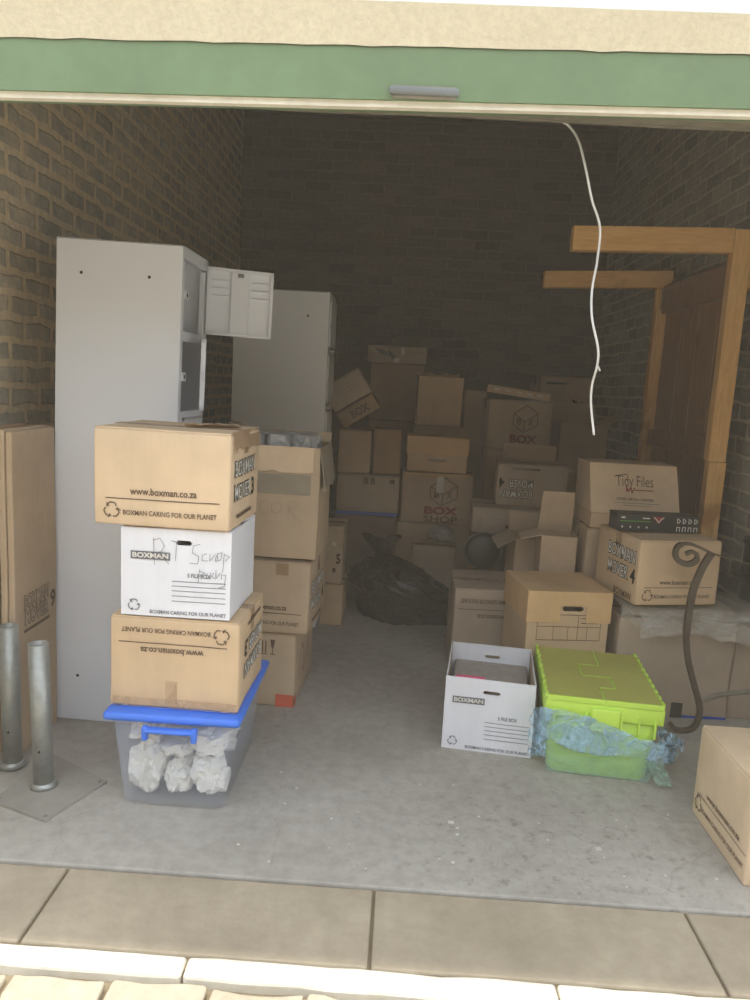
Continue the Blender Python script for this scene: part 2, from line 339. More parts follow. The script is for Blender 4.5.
def carton(label, pos, yaw, w, d, h, mat='card_tan', style='closed', items=(), amp=.003, flaps=None, tape='tape_clear',
           rot=None, group='cardboard cartons', name='cardboard_box', cat='box', hole=None, lid_h=.09, lid_mat=None, inner='card_inner', lid_items=(), corner='FL', seam='x'):
    """pos is the world place of the front-left bottom corner; the root stands at the base centre"""
    seed = sum(ord(c) for c in label) % 97
    cx = Vector((w/2, d/2, 0)); Rz = Matrix.Rotation(rad(yaw), 3, 'Z')
    base = Vector(pos) + Rz @ cx
    rt = empty(name, base, rot if rot else (0, 0, rad(yaw)))
    tag(rt, label, cat, group)
    dp = crumple(amp, seed); mb = MB(); T = .005
    if style == 'closed':
        mb.slab(-w/2, w/2, -d/2, d/2, 0, h-.004, mat, dp, r=.007, step=.05)
        prints(mb, (w, d, h), items, dp); mb.build('body', rt, True)
        g = .0015
        for sg in (-1, 1):
            f = MB()
            if seam == 'x':
                y0, y1 = (-d/2+.004, -g) if sg < 0 else (g, d/2-.004)
                f.slab(-w/2+.003, w/2-.003, y0, y1, h-.004, h, mat, dp, step=.05)
            else:
                x0, x1 = (-w/2+.004, -g) if sg < 0 else (g, w/2-.004)
                f.slab(x0, x1, -d/2+.003, d/2-.003, h-.004, h, mat, dp, step=.05)
            f.build('top_flap', rt)
        if tape:
            f = MB(); k = .024
            if seam == 'x':
                f.slab(-w/2-.001, w/2+.001, -k, k, h+.0006, h+.0014, tape, dp, step=.05)
                f.slab(w/2+.0005, w/2+.0014, -k, k, h-.07, h+.001, tape, dp, step=.05); f.slab(-w/2-.0014, -w/2-.0005, -k, k, h-.07, h+.001, tape, dp, step=.05)
            else:
                f.slab(-k, k, -d/2-.001, d/2+.001, h+.0006, h+.0014, tape, dp, step=.05)
                f.slab(-k, k, -d/2-.0018, -d/2-.0008, h-.07, h+.001, tape, dp, step=.05)
            f.build('packing_tape', rt)
        return rt
    # hollow body
    top = h
    def wallx(y0, y1):
        if hole:
            u0, u1, v0, v1 = hole
            X0, X1, Z0, Z1 = -w/2+u0*w, -w/2+u1*w, v0*h, v1*h
            mb.slab(-w/2, X0, y0, y1, 0, top, mat, dp, step=.05); mb.slab(X1, w/2, y0, y1, 0, top, mat, dp, step=.05)
            mb.slab(X0, X1, y0, y1, 0, Z0, mat, dp, step=.05); mb.slab(X0, X1, y0, y1, Z1, top, mat, dp, step=.05)
            c = min(.008, (Z1-Z0)*.45)   # rounded ends of the hand hole
            for (xx, zz, sx, sz) in ((X0, Z0, 1, 1), (X1, Z0, -1, 1), (X0, Z1, 1, -1), (X1, Z1, -1, -1)):
                for yy in (y0, y1): mb.add([(xx, yy, zz), (xx+sx*c, yy, zz), (xx, yy, zz+sz*c)], [[0, 1, 2]], mat, dp)
        else: mb.slab(-w/2, w/2, y0, y1, 0, top, mat, dp, r=.002, step=.05)
    wallx(-d/2, -d/2+T); wallx(d/2-T, d/2)
    for x0, x1 in ((-w/2, -w/2+T), (w/2-T, w/2)): mb.slab(x0, x1, -d/2, d/2, 0, top, mat, dp, r=.002, step=.05)
    mb.slab(-w/2+T, w/2-T, -d/2+T, d/2-T, 0, T, mat, dp)
    for x0, x1 in ((-w/2+T, -w/2+T+.001), (w/2-T-.001, w/2-T)): mb.slab(x0, x1, -d/2+T, d/2-T, T, top-.002, inner, dp, step=.05)
    if not hole: mb.slab(-w/2+T, w/2-T, d/2-T-.001, d/2-T, T, top-.002, inner, dp, step=.05)
    prints(mb, (w, d, h), items, dp); mb.build('body', rt)
    if style == 'lidded':
        o = .006; lm = lid_mat or mat; f = MB(); H0, H1 = h-lid_h, h+.006; q = dp
        f.slab(-w/2-o, w/2+o, -d/2-o, d/2+o, H1-.005, H1, lm, q, step=.06)
        if hole:
            u0, u1, v0, v1 = hole; X0, X1 = -w/2+u0*w-.012, -w/2+u1*w+.012
            f.slab(-w/2-o, X0, -d/2-o, -d/2-o+.004, H0, H1-.005, lm, q, step=.06); f.slab(X1, w/2+o, -d/2-o, -d/2-o+.004, H0, H1-.005, lm, q, step=.06)
            f.slab(X0, X1, -d/2-o, -d/2-o+.004, min(v1*h+.006, H1-.03), H1-.005, lm, q, step=.06)
        else: f.slab(-w/2-o, w/2+o, -d/2-o, -d/2-o+.004, H0, H1-.005, lm, q, step=.06)
        f.slab(-w/2-o, w/2+o, d/2+o-.004, d/2+o, H0, H1-.005, lm, q, step=.06)
        for x0, x1 in ((-w/2-o, -w/2-o+.004), (w/2+o-.004, w/2+o)): f.slab(x0, x1, -d/2-o+.004, d/2+o-.004, H0, H1-.005, lm, q, step=.06)
        prints(f, (w+2*o, d+2*o, H1), lid_items, q); f.build('lid', rt)
    for fl_ in (flaps or ()):
        side, length, ang = fl_[:3]; rg = fl_[3] if len(fl_) > 3 else 0; m_ = fl_[4] if len(fl_) > 4 else mat
        a, b = w/2-.002, d/2-.002
        S = {'front': ((-a, -b, top), (a, -b, top), (0, -1, 0)), 'back': ((a, b, top), (-a, b, top), (0, 1, 0)),
             'left': ((-a, b, top), (-a, -b, top), (-1, 0, 0)), 'right': ((a, -b, top), (a, b, top), (1, 0, 0))}[side]
        hinge(rt, 'flap', S[0], S[1], length, rad(ang), m_, disp=dp, taper=.04, ragged=rg, out=S[2])
    return rt
# ------------------------------------------------------------------ setting
XL, XR, YB, ZC, YF = -1.5, 1.72, 6.9, 3.62, 1.80
def struct(name, mb, parent=None, **k):
    o = mb.build(name, parent, **k)
    if not parent: o['kind'] = 'structure'
    return o
def one(name, x0, x1, y0, y1, z0, z1, mat, r=0, step=0, disp=None):
    mb = MB(); mb.slab(x0, x1, y0, y1, z0, z1, mat, disp, r, step); return mb
f = MB(); f.slab(XL-.2, XR+.2, 1.875, YB+.2, -.12, 0, 'concrete', None, .006, 0); struct('floor', f)
struct('wall_left', one('', XL-.2, XL, 2.0, YB+.2, 0, ZC, 'brick_left'))
struct('wall_right', one('', XR, XR+.2, 2.0, YB+.2, 0, ZC, 'brick_right'))
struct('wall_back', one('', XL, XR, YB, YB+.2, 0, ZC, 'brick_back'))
struct('ceiling', one('', XL-.2, XR+.2, 2.0, YB+.2, ZC, ZC+.15, 'ceiling_board'))
# front wall: piers, plastered lintel with a green painted band along its foot
dq = crumple(.002, 3, 6)
f = MB()
f.slab(-4.2, -1.42, YF, 2.0, 0, 3.77, 'cream'); f.slab(1.6, 4.2, YF, 2.0, 0, 3.77, 'cream')
f.slab(-1.42, 1.6, YF, 2.0, 2.178, 3.77, 'white_paint')
g = MB(); rows = [(1.981, 2.090, 'green_paint'), (2.090, 2.18, 'cream')]
for z0, z1, m_ in rows:
    n_ = 60; vs_ = []; fs = []
    for i in range(n_+1):
        x = -1.42+3.02*i/n_; sl = x*.018
        e0 = sl + (noise.noise(Vector((x*14, 0, 5)))*.0035 if z0 > 2 else 0); e1 = sl*(1 if z1 < 2.1 else .3)+(noise.noise(Vector((x*14, 0, 5)))*.0035 if z1 < 2.1 else 0)
        vs_ += [(x, YF-.004 if m_ == 'cream' else YF, z0+e0), (x, YF-.004 if m_ == 'cream' else YF, z1+e1), (x, 1.90, z0+e0+.006)]
    for i in range(n_):
        a = i*3; fs.append([a, a+3, a+4, a+1])
        if z0 < 2: fs.append([a, a+2, a+5, a+3])
    g.add(vs_, fs, m_)
struct('wall_front', f); lint = struct('trim_1', g)
# roller door wound up behind the lintel: only its bottom bar and lip show
f = MB(); f.slab(-1.42, 1.6, 1.81, 1.83, 1.968, 2.0, 'kerb', lambda p: p+Vector((0, 0, p.x*.018)), 0, .2); f.slab(-1.42, 1.6, 1.905, 1.95, 2.0, 2.03, 'seal_grey', crumple(.003, 5, 5), .003, .05)
f.slab(-1.42, 1.6, 1.955, 1.965, 2.002, 2.5, 'seal_grey', crumple(.004, 6, 4), 0, .06)
dr = empty('door_1', (0, 1.9, 1.95)); tag(dr, kind='structure')
o = f.build('bottom_bar'); o.parent = dr; o.location = (0, -1.9, -1.95)
f = MB(); f.tube([(x, 2.14, 2.5) for x in (-1.45, 0, 1.62)], .16, 'seal_grey', 20); o = f.build('door_roll', dr, True); o.location = (0, -1.9, -1.95)
# outside
f = MB(); xs = [-3.0, -.832, .004, .838, 3.0]
for a, b in zip(xs[:-1], xs[1:]): f.slab(a+.004, b-.004, 1.585, 1.862, -.1, .0, 'apron', crumple(.002, 2), .006, .1)
struct('floor', f)
f = MB(); f.slab(-3, 3, 1.55, 1.9, -.11, -.012, 'joint_sand'); struct('floor', f)
f = MB()
for i in range(7): f.slab(-3+i*.86, -3+(i+1)*.86-.004, 1.518, 1.583, -.1, -.002, 'kerb', crumple(.006, 4, 8), .008, .06)
struct('trim_2', f)
f = MB(); row = 0; y = 1.50
while y > .75:
    x = -1.9+(row % 2)*.11
    while x < 1.9:
        f.slab(x+.004, x+.212, y-.102, y, -.08, -.008, 'paver', crumple(.016, 9, 9), .008, .03); x += .22
    y -= .11; row += 1
struct('floor', f)
struct('ground', one('', -9, 9, -12, 1.53, -.2, -.03, 'joint_sand')); 
struct('ground', one('', -9, 9, -12, .74, -.2, -.012, 'paver'))

struct('added_wall_opposite', one('', -14, 14, -9.2, -9.0, 0, 6.0, 'brick_back')); struct('added_roof_opposite', one('', -14, 14, -14, -8.8, 6.0, 6.15, 'ceiling_board'))  # unseen building added to block low sky and keep the room's depth dark
# ------------------------------------------------------------------ things on the building
hd = empty('pull_handle', at(424, 95, 1.797)); tag(hd, 'grey plastic grip fixed low on the green painted band over the opening', 'handle')
f = MB(); f.slab(-.078, .078, -.012, 0, -.004, .014, 'grey_plastic', None, .005, .03); f.build('grip', hd, True)
f = MB(); f.slab(-.07, .07, -.004, .001, -.010, .018, 'seal_grey', None, .002, .03); f.build('back_plate', hd, True)
def spline(pts, k=6):
    out = []; P = [Vector(p) for p in pts]
    for i in range(len(P)-1):
        a, b, c, d = P[max(i-1, 0)], P[i], P[i+1], P[min(i+2, len(P)-1)]
        for j in range(k):
            t = j/k; out.append(.5*((2*b)+(c-a)*t+(2*a-5*b+4*c-d)*t*t+(3*b-a-3*c+d)*t**3))
    out.append(P[-1]); return out
cpts = [at(x, y, 1.99+.03*math.sin(i*1.1)) for i, (x, y) in enumerate([(545, 119), (560, 121), (570, 127), (579, 142), (586, 170), (592, 200), (600, 228), (597, 262), (592, 290), (592, 318), (598, 348), (597, 366), (592, 385), (591, 405), (594, 435)])]
f = MB(); f.tube(spline(cpts), .0031, 'cable_white', 8); cb = f.build('hanging_cable', None, True); tag(cb, 'thin white electric cable dangling from the top of the doorway', 'cable')
f = MB(); f.tube([at(597, 364, 1.99), at(600, 371, 1.99)], .002, 'cable_white', 6); f.build('stripped_end', cb)

# ------------------------------------------------------------------ left side: lockers
def locker(label, pos, w, d, h, open_doors, holes, base_h=.035, lean=0):
    rt = empty('metal_locker', Vector(pos)+Vector((w/2, d/2, .001)), (0, lean, 0)); tag(rt, label, 'locker', 'tall white metal lockers')
    T = .012; X0, X1, Y0, Y1 = -w/2, w/2, -d/2, d/2; n = 6; top = h-.02; pitch = (top-base_h)/n
    m = MB()
    m.slab(X0, X1, Y0, Y0+T, 0, h, 'locker_paint', None, .002); m.slab(X0, X1, Y1-T, Y1, 0, h, 'locker_paint', None, .002)
    m.slab(X0, X0+T, Y0+T, Y1-T, 0, h, 'locker_paint'); m.slab(X0+T, X1, Y0+T, Y1-T, h-T, h, 'locker_paint')
    m.slab(X1-.02, X1, Y0+T, Y1-T, h-.042, h-T, 'locker_paint'); m.slab(X1-.02, X1, Y0+T, Y1-T, 0, base_h, 'locker_paint')
    for y0, y1 in ((Y0+T, Y0+.03), (Y1-.045, Y1-T)): m.slab(X1-.02, X1, y0, y1, base_h, h-.05, 'locker_paint')
    m.slab(X0+.002, X1-.002, Y0-.001, Y0, h-.004, h-.002, 'locker_dark')
    for hx, hz in holes:
        vs_ = [(X0+hx*w+.006*math.cos(a*PI/6), Y0-.0008, hz*h+.006*math.sin(a*PI/6)) for a in range(12)]; m.add(vs_, [list(range(12))], 'ink_black')
    m.build('cabinet', rt)
    for i in range(n):
        z = base_h+i*pitch
        if i:
            s = MB(); s.slab(X0+T, X1-.02, Y0+T, Y1-T, z-.004, z+.004, 'locker_paint'); s.slab(X1-.02, X1-.001, Y0+.03, Y1-.045, z-.018, z+.018, 'locker_paint'); s.build('shelf', rt)
        s = MB(); s.slab(X1-.002, X1+.004, Y0+.028, Y0+.075, z+pitch*.5-.016, z+pitch*.5+.016, 'locker_paint', None, .003, .02)
        vs_ = [(X1+.0048, Y0+.055+.008*math.cos(a*PI/6), z+pitch*.5+.008*math.sin(a*PI/6)) for a in range(12)]; s.add(vs_, [list(range(12))], 'ink_black')
        s.build('latch_plate', rt)
        ang = open_doors.get(i, 0)
        dw, dh = d-.09, pitch-.03
        D = empty('door', (X1+.004, Y1-.028, z+.026), (0, 0, rad(ang))); D.parent = rt
        # local: door runs along -y from the hinge, outer face to +x
        s = MB(); s.slab(0, .003, -dw, 0, 0, dh, 'locker_paint', None, .001)
        e = .018
        for (y0, y1, z0, z1) in ((-dw, -dw+.012, 0, dh), (-.012, 0, 0, dh), (-dw, 0, 0, .012), (-dw, 0, dh-.012, dh)): s.slab(-e+.003, .003, y0, y1, z0, z1, 'locker_paint')
        s.slab(-.012, 0, -dw*.64, -dw*.36, .012, dh-.012, 'locker_paint', None, .002)
        D_o = s.build('panel'); 
        D_o.name = 'door'; D_o.location = D.location; D_o.rotation_euler = D.rotation_euler; D_o.parent = rt; bpy.data.objects.remove(D)
        for yc in (-dw*.8, -dw*.2):
            for q in range(3):
                s = MB(); zz = dh-.05-q*.03; s.slab(-.008, 0, yc-.032, yc+.032, zz, zz+.006, 'locker_paint', None, .002, .03); s.build('louvre', D_o)
        s = MB(); s.slab(-.016, -.012, -dw*.5-.012, -dw*.5+.012, dh-.03, dh-.016, 'locker_dark'); s.build('card_slot', D_o)
        s = MB(); s.slab(-.004, .002, -dw-.026, -dw+.002, dh*.5-.016, dh*.5+.016, 'locker_paint', None, .003, .02)
        if ang < 80: s.build('latch', D_o)
    return rt
locker('tall white metal locker at left with two small doors swung open', (-1.283, 2.73, 0), .452, .35, 1.80, {5: 106, 4: 15.5}, ((.2, .935), (.74, .935), (.22, .1), (.76, .1)), lean=.02)
locker('white metal locker standing behind the other, its doors shut', (-.90, 4.02, 0), .50, .38, 1.81, {}, ((.24, .93), (.78, .93)))

# flattened cartons leaning by the left wall, bollards
MOV = 'outline'
def flat_carton(label, x0, y0, d, h, th, items, mat, lean=0):
    rt = empty('flattened_carton', (x0+th/2, y0+d/2, 0), (0, lean, 0)); tag(rt, label, 'box', 'flattened cartons by the left wall')
    m = MB(); dp = crumple(.003, x0*10); k = th/2-.001
    m.slab(-th/2, -.001, -d/2, d/2, 0, h, mat, dp, .004, .06); m.slab(.001, th/2, -d/2+.006, d/2, 0, h-.006, mat, dp, .004, .06)
    prints(m, (th, d, h-.006), items, dp); m.build('panel', rt)
    m = MB(); m.slab(-th/2+.006, th/2-.006, -d/2+.02, d/2-.02, h-.02, h-.008, 'card_inner', dp, 0, .06); m.build('fold', rt)
    return rt
flat_carton('tall flattened brown carton on edge against the tall locker, behind the front bollard', -1.298, 2.40, .315, 1.14, .045,
            [('right', 'outline', 'ink', .2, .46, .78, .50, 'BOXMAN', 'card_grey'), ('right', 'outline', 'ink', .22, .41, .78, .45, 'MOVER', 'card_grey'), ('right', 'text', 'ink', .82, .42, .95, .47, '9', .04),
             ('right', 'rect', 'ink', .2, .385, .8, .395)], 'card_mid')
flat_carton('second flattened carton at the far left edge, darker brown', -1.385, 2.44, .30, 1.14, .055, [('right', 'rect', 'ink', .1, .5, .9, .505)], 'card_brown')
def bollard(label, x, y, h, lean):
    rt = empty('bollard', (x, y, .008), (0, rad(lean), 0)); tag(rt, label, 'bollard', 'galvanised pipe bollards in the doorway')
    m = MB(); m.lathe([(.0, .0), (.031, 0), (.031, h), (.0285, h), (.0285, h-.012), (0, h-.012)], 'galvanised'); m.build('post', rt, True).data.polygons.foreach_set('use_smooth', [True]*(28*5))
    m = MB(); m.lathe([(.0305, 0), (.044, 0), (.036, .012), (.0312, .016)], 'galvanised'); m.build('weld_collar', rt, True)
    m = MB(); m.lathe([(0, -.001), (.004, -.001), (.004, .001), (0, .001)], 'ink_black', n=10); o = m.build('bolt_hole', rt); o.location = (.004, -.0315, .13); o.rotation_euler = (PI/2, 0, 0)
bollard('grey galvanised pipe bollard standing on a square plate, in front of flattened cartons', -1.083, 2.245, .48, -1.5)
bollard('grey galvanised pipe bollard cut by the left edge, behind the nearer one', -1.245, 2.36, .49, -.6)
pl = MB(); q = [fl(-8, 803), fl(45, 823), fl(107, 783), fl(52, 755)]
c_ = sum(q, Vector())/4; q = [v-c_ for v in q]
pl.add([(v.x, v.y, z) for z in (0, .008) for v in q], [[3, 2, 1, 0], [4, 5, 6, 7]]+[[i, (i+1) % 4, 4+(i+1) % 4, 4+i] for i in range(4)], 'plate_steel')
for v in q: pl.lathe([(0, .011), (.006, .011), (.007, .008)], 'seal_grey', (v.x*.88, v.y*.88, 0), 8)
tag(pl.build('base_plate', None, loc=c_), 'flat square steel plate on the floor under the front bollard', 'plate')

# ------------------------------------------------------------------ front left stack
URL = 'www.boxman.co.za'; CARE = 'BOXMAN CARING FOR OUR PLANET'
def side_print(ink='ink', face='front', flip=False):
    k = ('flip',) if flip else ()
    return [(face, 'text', ink, .27, .33, .76, .40, URL, .02)+k, (face, 'rect', ink, .09, .275, .93, .285)+k,
            (face, 'text', ink, .22, .115, .91, .165, CARE, .014)+k, (face, 'recycle', ink, .135, .155, .024)+k]
def mover_print(face='right', n='4', flip=False):
    k = ('flip',) if flip else ()
    return [(face, 'outline', 'ink_black', .12, .55, .8, .70, 'BOXMAN', 'ink_white')+k, (face, 'outline', 'ink_black', .12, .30, .66, .45, 'MOVER', 'ink_white')+k, (face, 'text', 'ink_black', .70, .28, .80, .46, n, .03)+k,
            (face, 'rect', 'ink', .2, .1, .7, .14)+k]
GA = 'boxes stacked on the clear tote at left'
# clear storage tote with blue lid
tx, ty = -.642, 2.155
rt = empty('storage_tote', (tx, ty+.255, 0)); tag(rt, 'clear plastic tote with blue lid at the bottom of the front left stack', 'storage box')
def tapered(mb, w0, d0, w1, d1, z0, z1, th, mat, floor_=True, n=6):
    def ring(w, d, z, r=.03):
        out = []
        for (sx, sy, a0) in ((1, 1, 0), (-1, 1, 90), (-1, -1, 180), (1, -1, 270)):
            for k in range(n): a = rad(a0+90*k/(n-1)); out.append((sx*(w/2-r)+r*math.cos(a), sy*(d/2-r)+r*math.sin(a), z))
        return out
    rings = [ring(w0-.02, d0-.02, z0), ring(w0, d0, z0+.012), ring(w1, d1, z1), ring(w1-2*th, d1-2*th, z1), ring(w0-2*th, d0-2*th, z0+.014)]
    N_ = 4*n; vs_ = [p for r in rings for p in r]; fs = []
    for i in range(4):
        for k in range(N_): fs.append([i*N_+k, i*N_+(k+1) % N_, (i+1)*N_+(k+1) % N_, (i+1)*N_+k])
    fs.append(list(range(N_))[::-1]); fs.append([4*N_+k for k in range(N_)]); mb.add(vs_, fs, mat)
m = MB(); tapered(m, .325, .46, .385, .50, .0, .293, .003, 'tote_clear'); m.build('tub', rt, True)
m = MB(); m.slab(-.212, .212, -.265, .265, .292, .321, 'blue_plastic', None, .012, .08); m.slab(-.17, .17, -.22, .22, .3212, .3255, 'blue_plastic', None, .004, .1); m.build('lid', rt, True)
m = MB(); m.slab(-.075, .075, -.292, -.262, .272, .286, 'blue_plastic', None, .006, .04)
for s in (-1, 1): m.slab(s*.075-.009, s*.075+.009, -.285, -.262, .245, .29, 'blue_plastic', None, .005, .02)
m.build('clip_handle', rt, True)
def wad(name, label, cat, c, s, mat, seed, group=None, amp=.28, sub=4, boxy=1.15):
    bm = bmesh.new(); bmesh.ops.create_icosphere(bm, subdivisions=sub, radius=1); sd = Vector((seed*3.3, seed*1.7, seed))
    for v in bm.verts:
        n1 = noise.noise(v.co*1.6+sd); n2 = abs(noise.noise(v.co*3.2+sd*2)); n3 = noise.noise(v.co*7+sd)
        k = 1+amp*(n1-n2*1.1)+n3*amp*.25; v.co = Vector((max(-1, min(1, v.co.x*k*boxy))*s[0], max(-1, min(1, v.co.y*k*boxy))*s[1], max(-1, min(1, v.co.z*k*boxy))*s[2]))
    me = bpy.data.meshes.new(name); bm.to_mesh(me); bm.free(); me.materials.append(M[mat])
    zmin = min(v.co.z for v in me.vertices)
    for v in me.vertices: v.co.z -= zmin
    o = bpy.data.objects.new(name, me); C.objects.link(o); o.location = (c[0], c[1], c[2]); tag(o, label, cat, group); return o
GP = 'paper wrapped bundles in the clear tote'
for i, (dx, dy, z, s, lb) in enumerate([(-.105, -.12, .016, (.055, .08, .075), 'white paper wad low in the left of the tote'), (-.005, -.13, .016, (.042, .07, .05), 'small white paper wad at the bottom centre of the tote'),
     (.095, -.12, .016, (.055, .08, .06), 'white paper wrapped bundle low in the right of the tote'), (.085, -.11, .137, (.06, .07, .045), 'folded white paper bundle on top in the right of the tote'),
     (-.115, -.11, .167, (.052, .07, .045), 'white paper wad piled highest in the left of the tote'), (-.02, -.10, .117, (.05, .06, .03), 'crumpled white paper in the middle of the tote'),
     (0, .10, .016, (.13, .09, .07), 'paper padding towards the back of the tote')]):
    wad('paper_bundle', lb, 'paper', (tx+dx, ty+.255+dy, z), s, 'paper', i+3, GP, .42)
Z1 = .329
carton('tan carton with its lettering upside down, between white file box and blue lid', (-.845, 2.19, Z1), -1, .40, .36, .285, 'card_tan', items=side_print(flip=True)+mover_print('right', '3', True)+
       [('front', 'rect', 'tape_clear', .44, .05, .53, .30), ('front', 'rect', 'tape_clear', .0, .0, 1, .1)], group=GA, seam='x', amp=.004)
Z2 = Z1+.29
hw = [[(.30, .90), (.31, .60)], [(.30, .88), (.36, .90), (.40, .82), (.37, .75), (.31, .74)], [(.34, .74), (.44, .62)], [(.46, .88), (.56, .86)], [(.51, .87), (.50, .66)],
      [(.72, .86), (.66, .84), (.65, .76), (.71, .72), (.70, .64), (.63, .64)], [(.78, .76), (.74, .74), (.74, .68), (.79, .68)], [(.81, .76), (.81, .68), (.86, .76)], [(.87, .75), (.86, .68), (.91, .70), (.92, .78), (.88, .77), (.88, .70)], [(.94, .77), (.93, .56)], [(.94, .76), (.99, .74), (.95, .69)],
      [(.72, .58), (.71, .42)], [(.72, .56), (.77, .54), (.72, .50)], [(.79, .54), (.78, .48), (.82, .48), (.82, .55)], [(.85, .55), (.83, .51), (.86, .48)], [(.87, .58), (.87, .48), (.91, .55)], [(.92, .54), (.92, .48)], [(.93, .53), (.96, .53), (.95, .40), (.90, .38)]]
FILE = [('front', 'rect', 'ink_grey', .09, .655, .45, .745), ('front', 'text', 'ink_white', .105, .675, .435, .728, 'BOXMAN', .035), ('front', 'text', 'ink_grey', .61, .475, .82, .52, '5 FILE BOX', .014), ('front', 'text', 'ink_grey', .27, .035, .97, .075, CARE, .012), ('front', 'recycle', 'ink_grey', .12, .12, .018)]
FILE += [('front', 'rect', 'ink_grey', .47, v, .96, v+.007) for v in (.42, .365, .31, .25, .19)]
WH = FILE+[('front', 'stroke', 'ink_grey', p, .0015) for p in hw]
carton('white file box with handwriting, in the front left stack between two tan cartons', (-.815, 2.195, Z2), -1, .335, .33, .27, 'card_white', 'open', WH, hole=(.50, .645, .83, .885), group=GA, name='file_box', inner='card_grey',
       flaps=(('front', .15, -90), ('back', .15, -89)))
Z3 = Z2+.278
a4 = carton('tan carton with a raised torn flap on top of the front left stack', (-.893, 2.185, Z3), -2, .41, .37, .29, 'card_light', items=side_print()+mover_print('right', '3'), group=GA, amp=.004, seam='x')
hinge(a4, 'torn_flap', (.02, -.02, .292), (.17, .06, .292), .035, rad(70), 'card_mid', ragged=.012, out=(0, -1, 0))
hinge(a4, 'torn_flap', (.2, -.16, .291), (.2, .17, .291), .055, rad(168), 'card_brown', ragged=.012, out=(1, 0, 0))

# ------------------------------------------------------------------ second stack, behind
GB = 'cartons stacked behind the front left stack'
carton('tan carton with red tape on its lower corner, bottom of the second left stack', (-.72, 2.99, 0), -3, .345, .44, .32, 'card_mid', items=[('front', 'rect', 'tape_red', .78, 0, .998, .17), ('right', 'rect', 'tape_red', .0, 0, .1, .14),
       ('front', 'rect', 'ink', .60, .72, .615, .88), ('front', 'rect', 'ink', .64, .72, .655, .88), ('front', 'rect', 'ink', .59, .70, .67, .712), ('front', 'poly', 'ink', [(.70, .9), (.76, .9), (.745, .8), (.73, .78), (.715, .8)]), ('front', 'rect', 'ink', .725, .71, .735, .79), ('front', 'rect', 'ink', .70, .70, .76, .712),
       ('right', 'stroke', 'ink_red', [(.2, .3), (.3, .75), (.45, .6), (.4, .3), (.6, .45), (.75, .8)], .006)], group=GB)
carton('tan carton with a tape patch, in the middle of the second left stack', (-.69, 2.97, .325), -4, .365, .40, .30, 'card_mid', items=side_print()+mover_print('right', '4')+
       [('front', 'rect', 'card_brown', .62, .82, .76, .985)], group=GB, amp=.005)
b3 = carton('deep open carton full of bubble wrap on top of the second left stack', (-.665, 2.985, .634), -2, .36, .34, .455, 'card_mid', 'open', items=[('front', 'rect', 'card_torn', .02, .58, .9, .76)] +
       [('front', 'stroke', 'ink_pale', p, .003) for p in ([(.42, .52), (.36, .50), (.33, .45), (.36, .40), (.42, .39)], [(.52, .51), (.47, .48), (.47, .42), (.53, .40), (.58, .44), (.57, .50), (.52, .51)], [(.66, .38), (.66, .51), (.74, .52), (.76, .47), (.67, .45), (.80, .33)])],
       flaps=(('back', .04, 6, .004), ('right', .16, 172, .02, 'card_torn'), ('left', .09, 40, .01)), group=GB, amp=.005)
hinge(b3, 'front_flap', (-.17, -.172, .455), (.155, -.172, .455), .10, rad(177), 'card_light', ragged=.006, out=(0, -1, 0))
for i, (dx, lb) in enumerate([(-.11, 'leftmost bubble wrapped bundle in the deep open carton'), (.0, 'middle bubble wrapped bundle in the deep open carton'), (.105, 'rightmost bubble wrapped bundle, brownish, in the deep open carton')]):
    wad('bubble_wrapped_bundle', lb, 'bundle', (-.485+dx, 3.155, .80), (.054, .13, .165), 'bubble', i+20, 'bundles in bubble wrap', .26, boxy=1.5)
wad('padding_paper', 'grey padding paper under the bubble wrapped bundles', 'paper', (-.49, 3.16, .645), (.15, .14, .07), 'grey_paper', 33, None, .1)
carton('small tan carton on the floor behind the second left stack', (-.385, 4.08, 0), 0, .125, .30, .235, 'card_tan', group='cardboard cartons')
carton('narrow tan carton marked with a 5, standing on a small carton', (-.382, 4.085, .24), 0, .11, .28, .325, 'card_mid', items=[('front', 'text', 'ink', .66, .36, .88, .52, '5', .04), ('front', 'text', 'ink_white', .45, .66, .62, .74, 'N', .03), ('front', 'rect', 'ink', .5, .2, .66, .28)])
# ------------------------------------------------------------------ right side, front
carton('open white file box holding papers, beside the lime green crate', fl(441, 747), -7, .335, .40, .285, 'card_white', 'open', FILE, hole=(.42, .62, .80, .85), name='file_box', inner='card_grey', group='white file boxes',
       flaps=())
c1 = fl(441, 747); Rz = Matrix.Rotation(rad(-7), 3, 'Z')
def L1(x, y, z): return c1+Rz @ Vector((x, y, z))
f = MB(); f.slab(-.15, .15, -.18, .18, 0, .215, 'grey_paper', crumple(.004, 4, 6), .01, .04)
for k in range(9): f.slab(-.151, .151, -.181, .181, .01+k*.02, .012+k*.02, 'paper')
o = f.build('paper_stack', None, loc=L1(.168, .2, .006), rot=(0, 0, rad(-7))); tag(o, 'stack of grey papers lying inside the open white file box', 'papers')
f = MB(); f.slab(-.055, .055, -.01, .01, 0, .05, 'pink', None, .003, .05); o = f.build('pink_folder', None, loc=L1(.09, .04, .228), rot=(0, 0, rad(-7))); tag(o, 'pink folder edge showing at the front of the open white file box', 'folder')

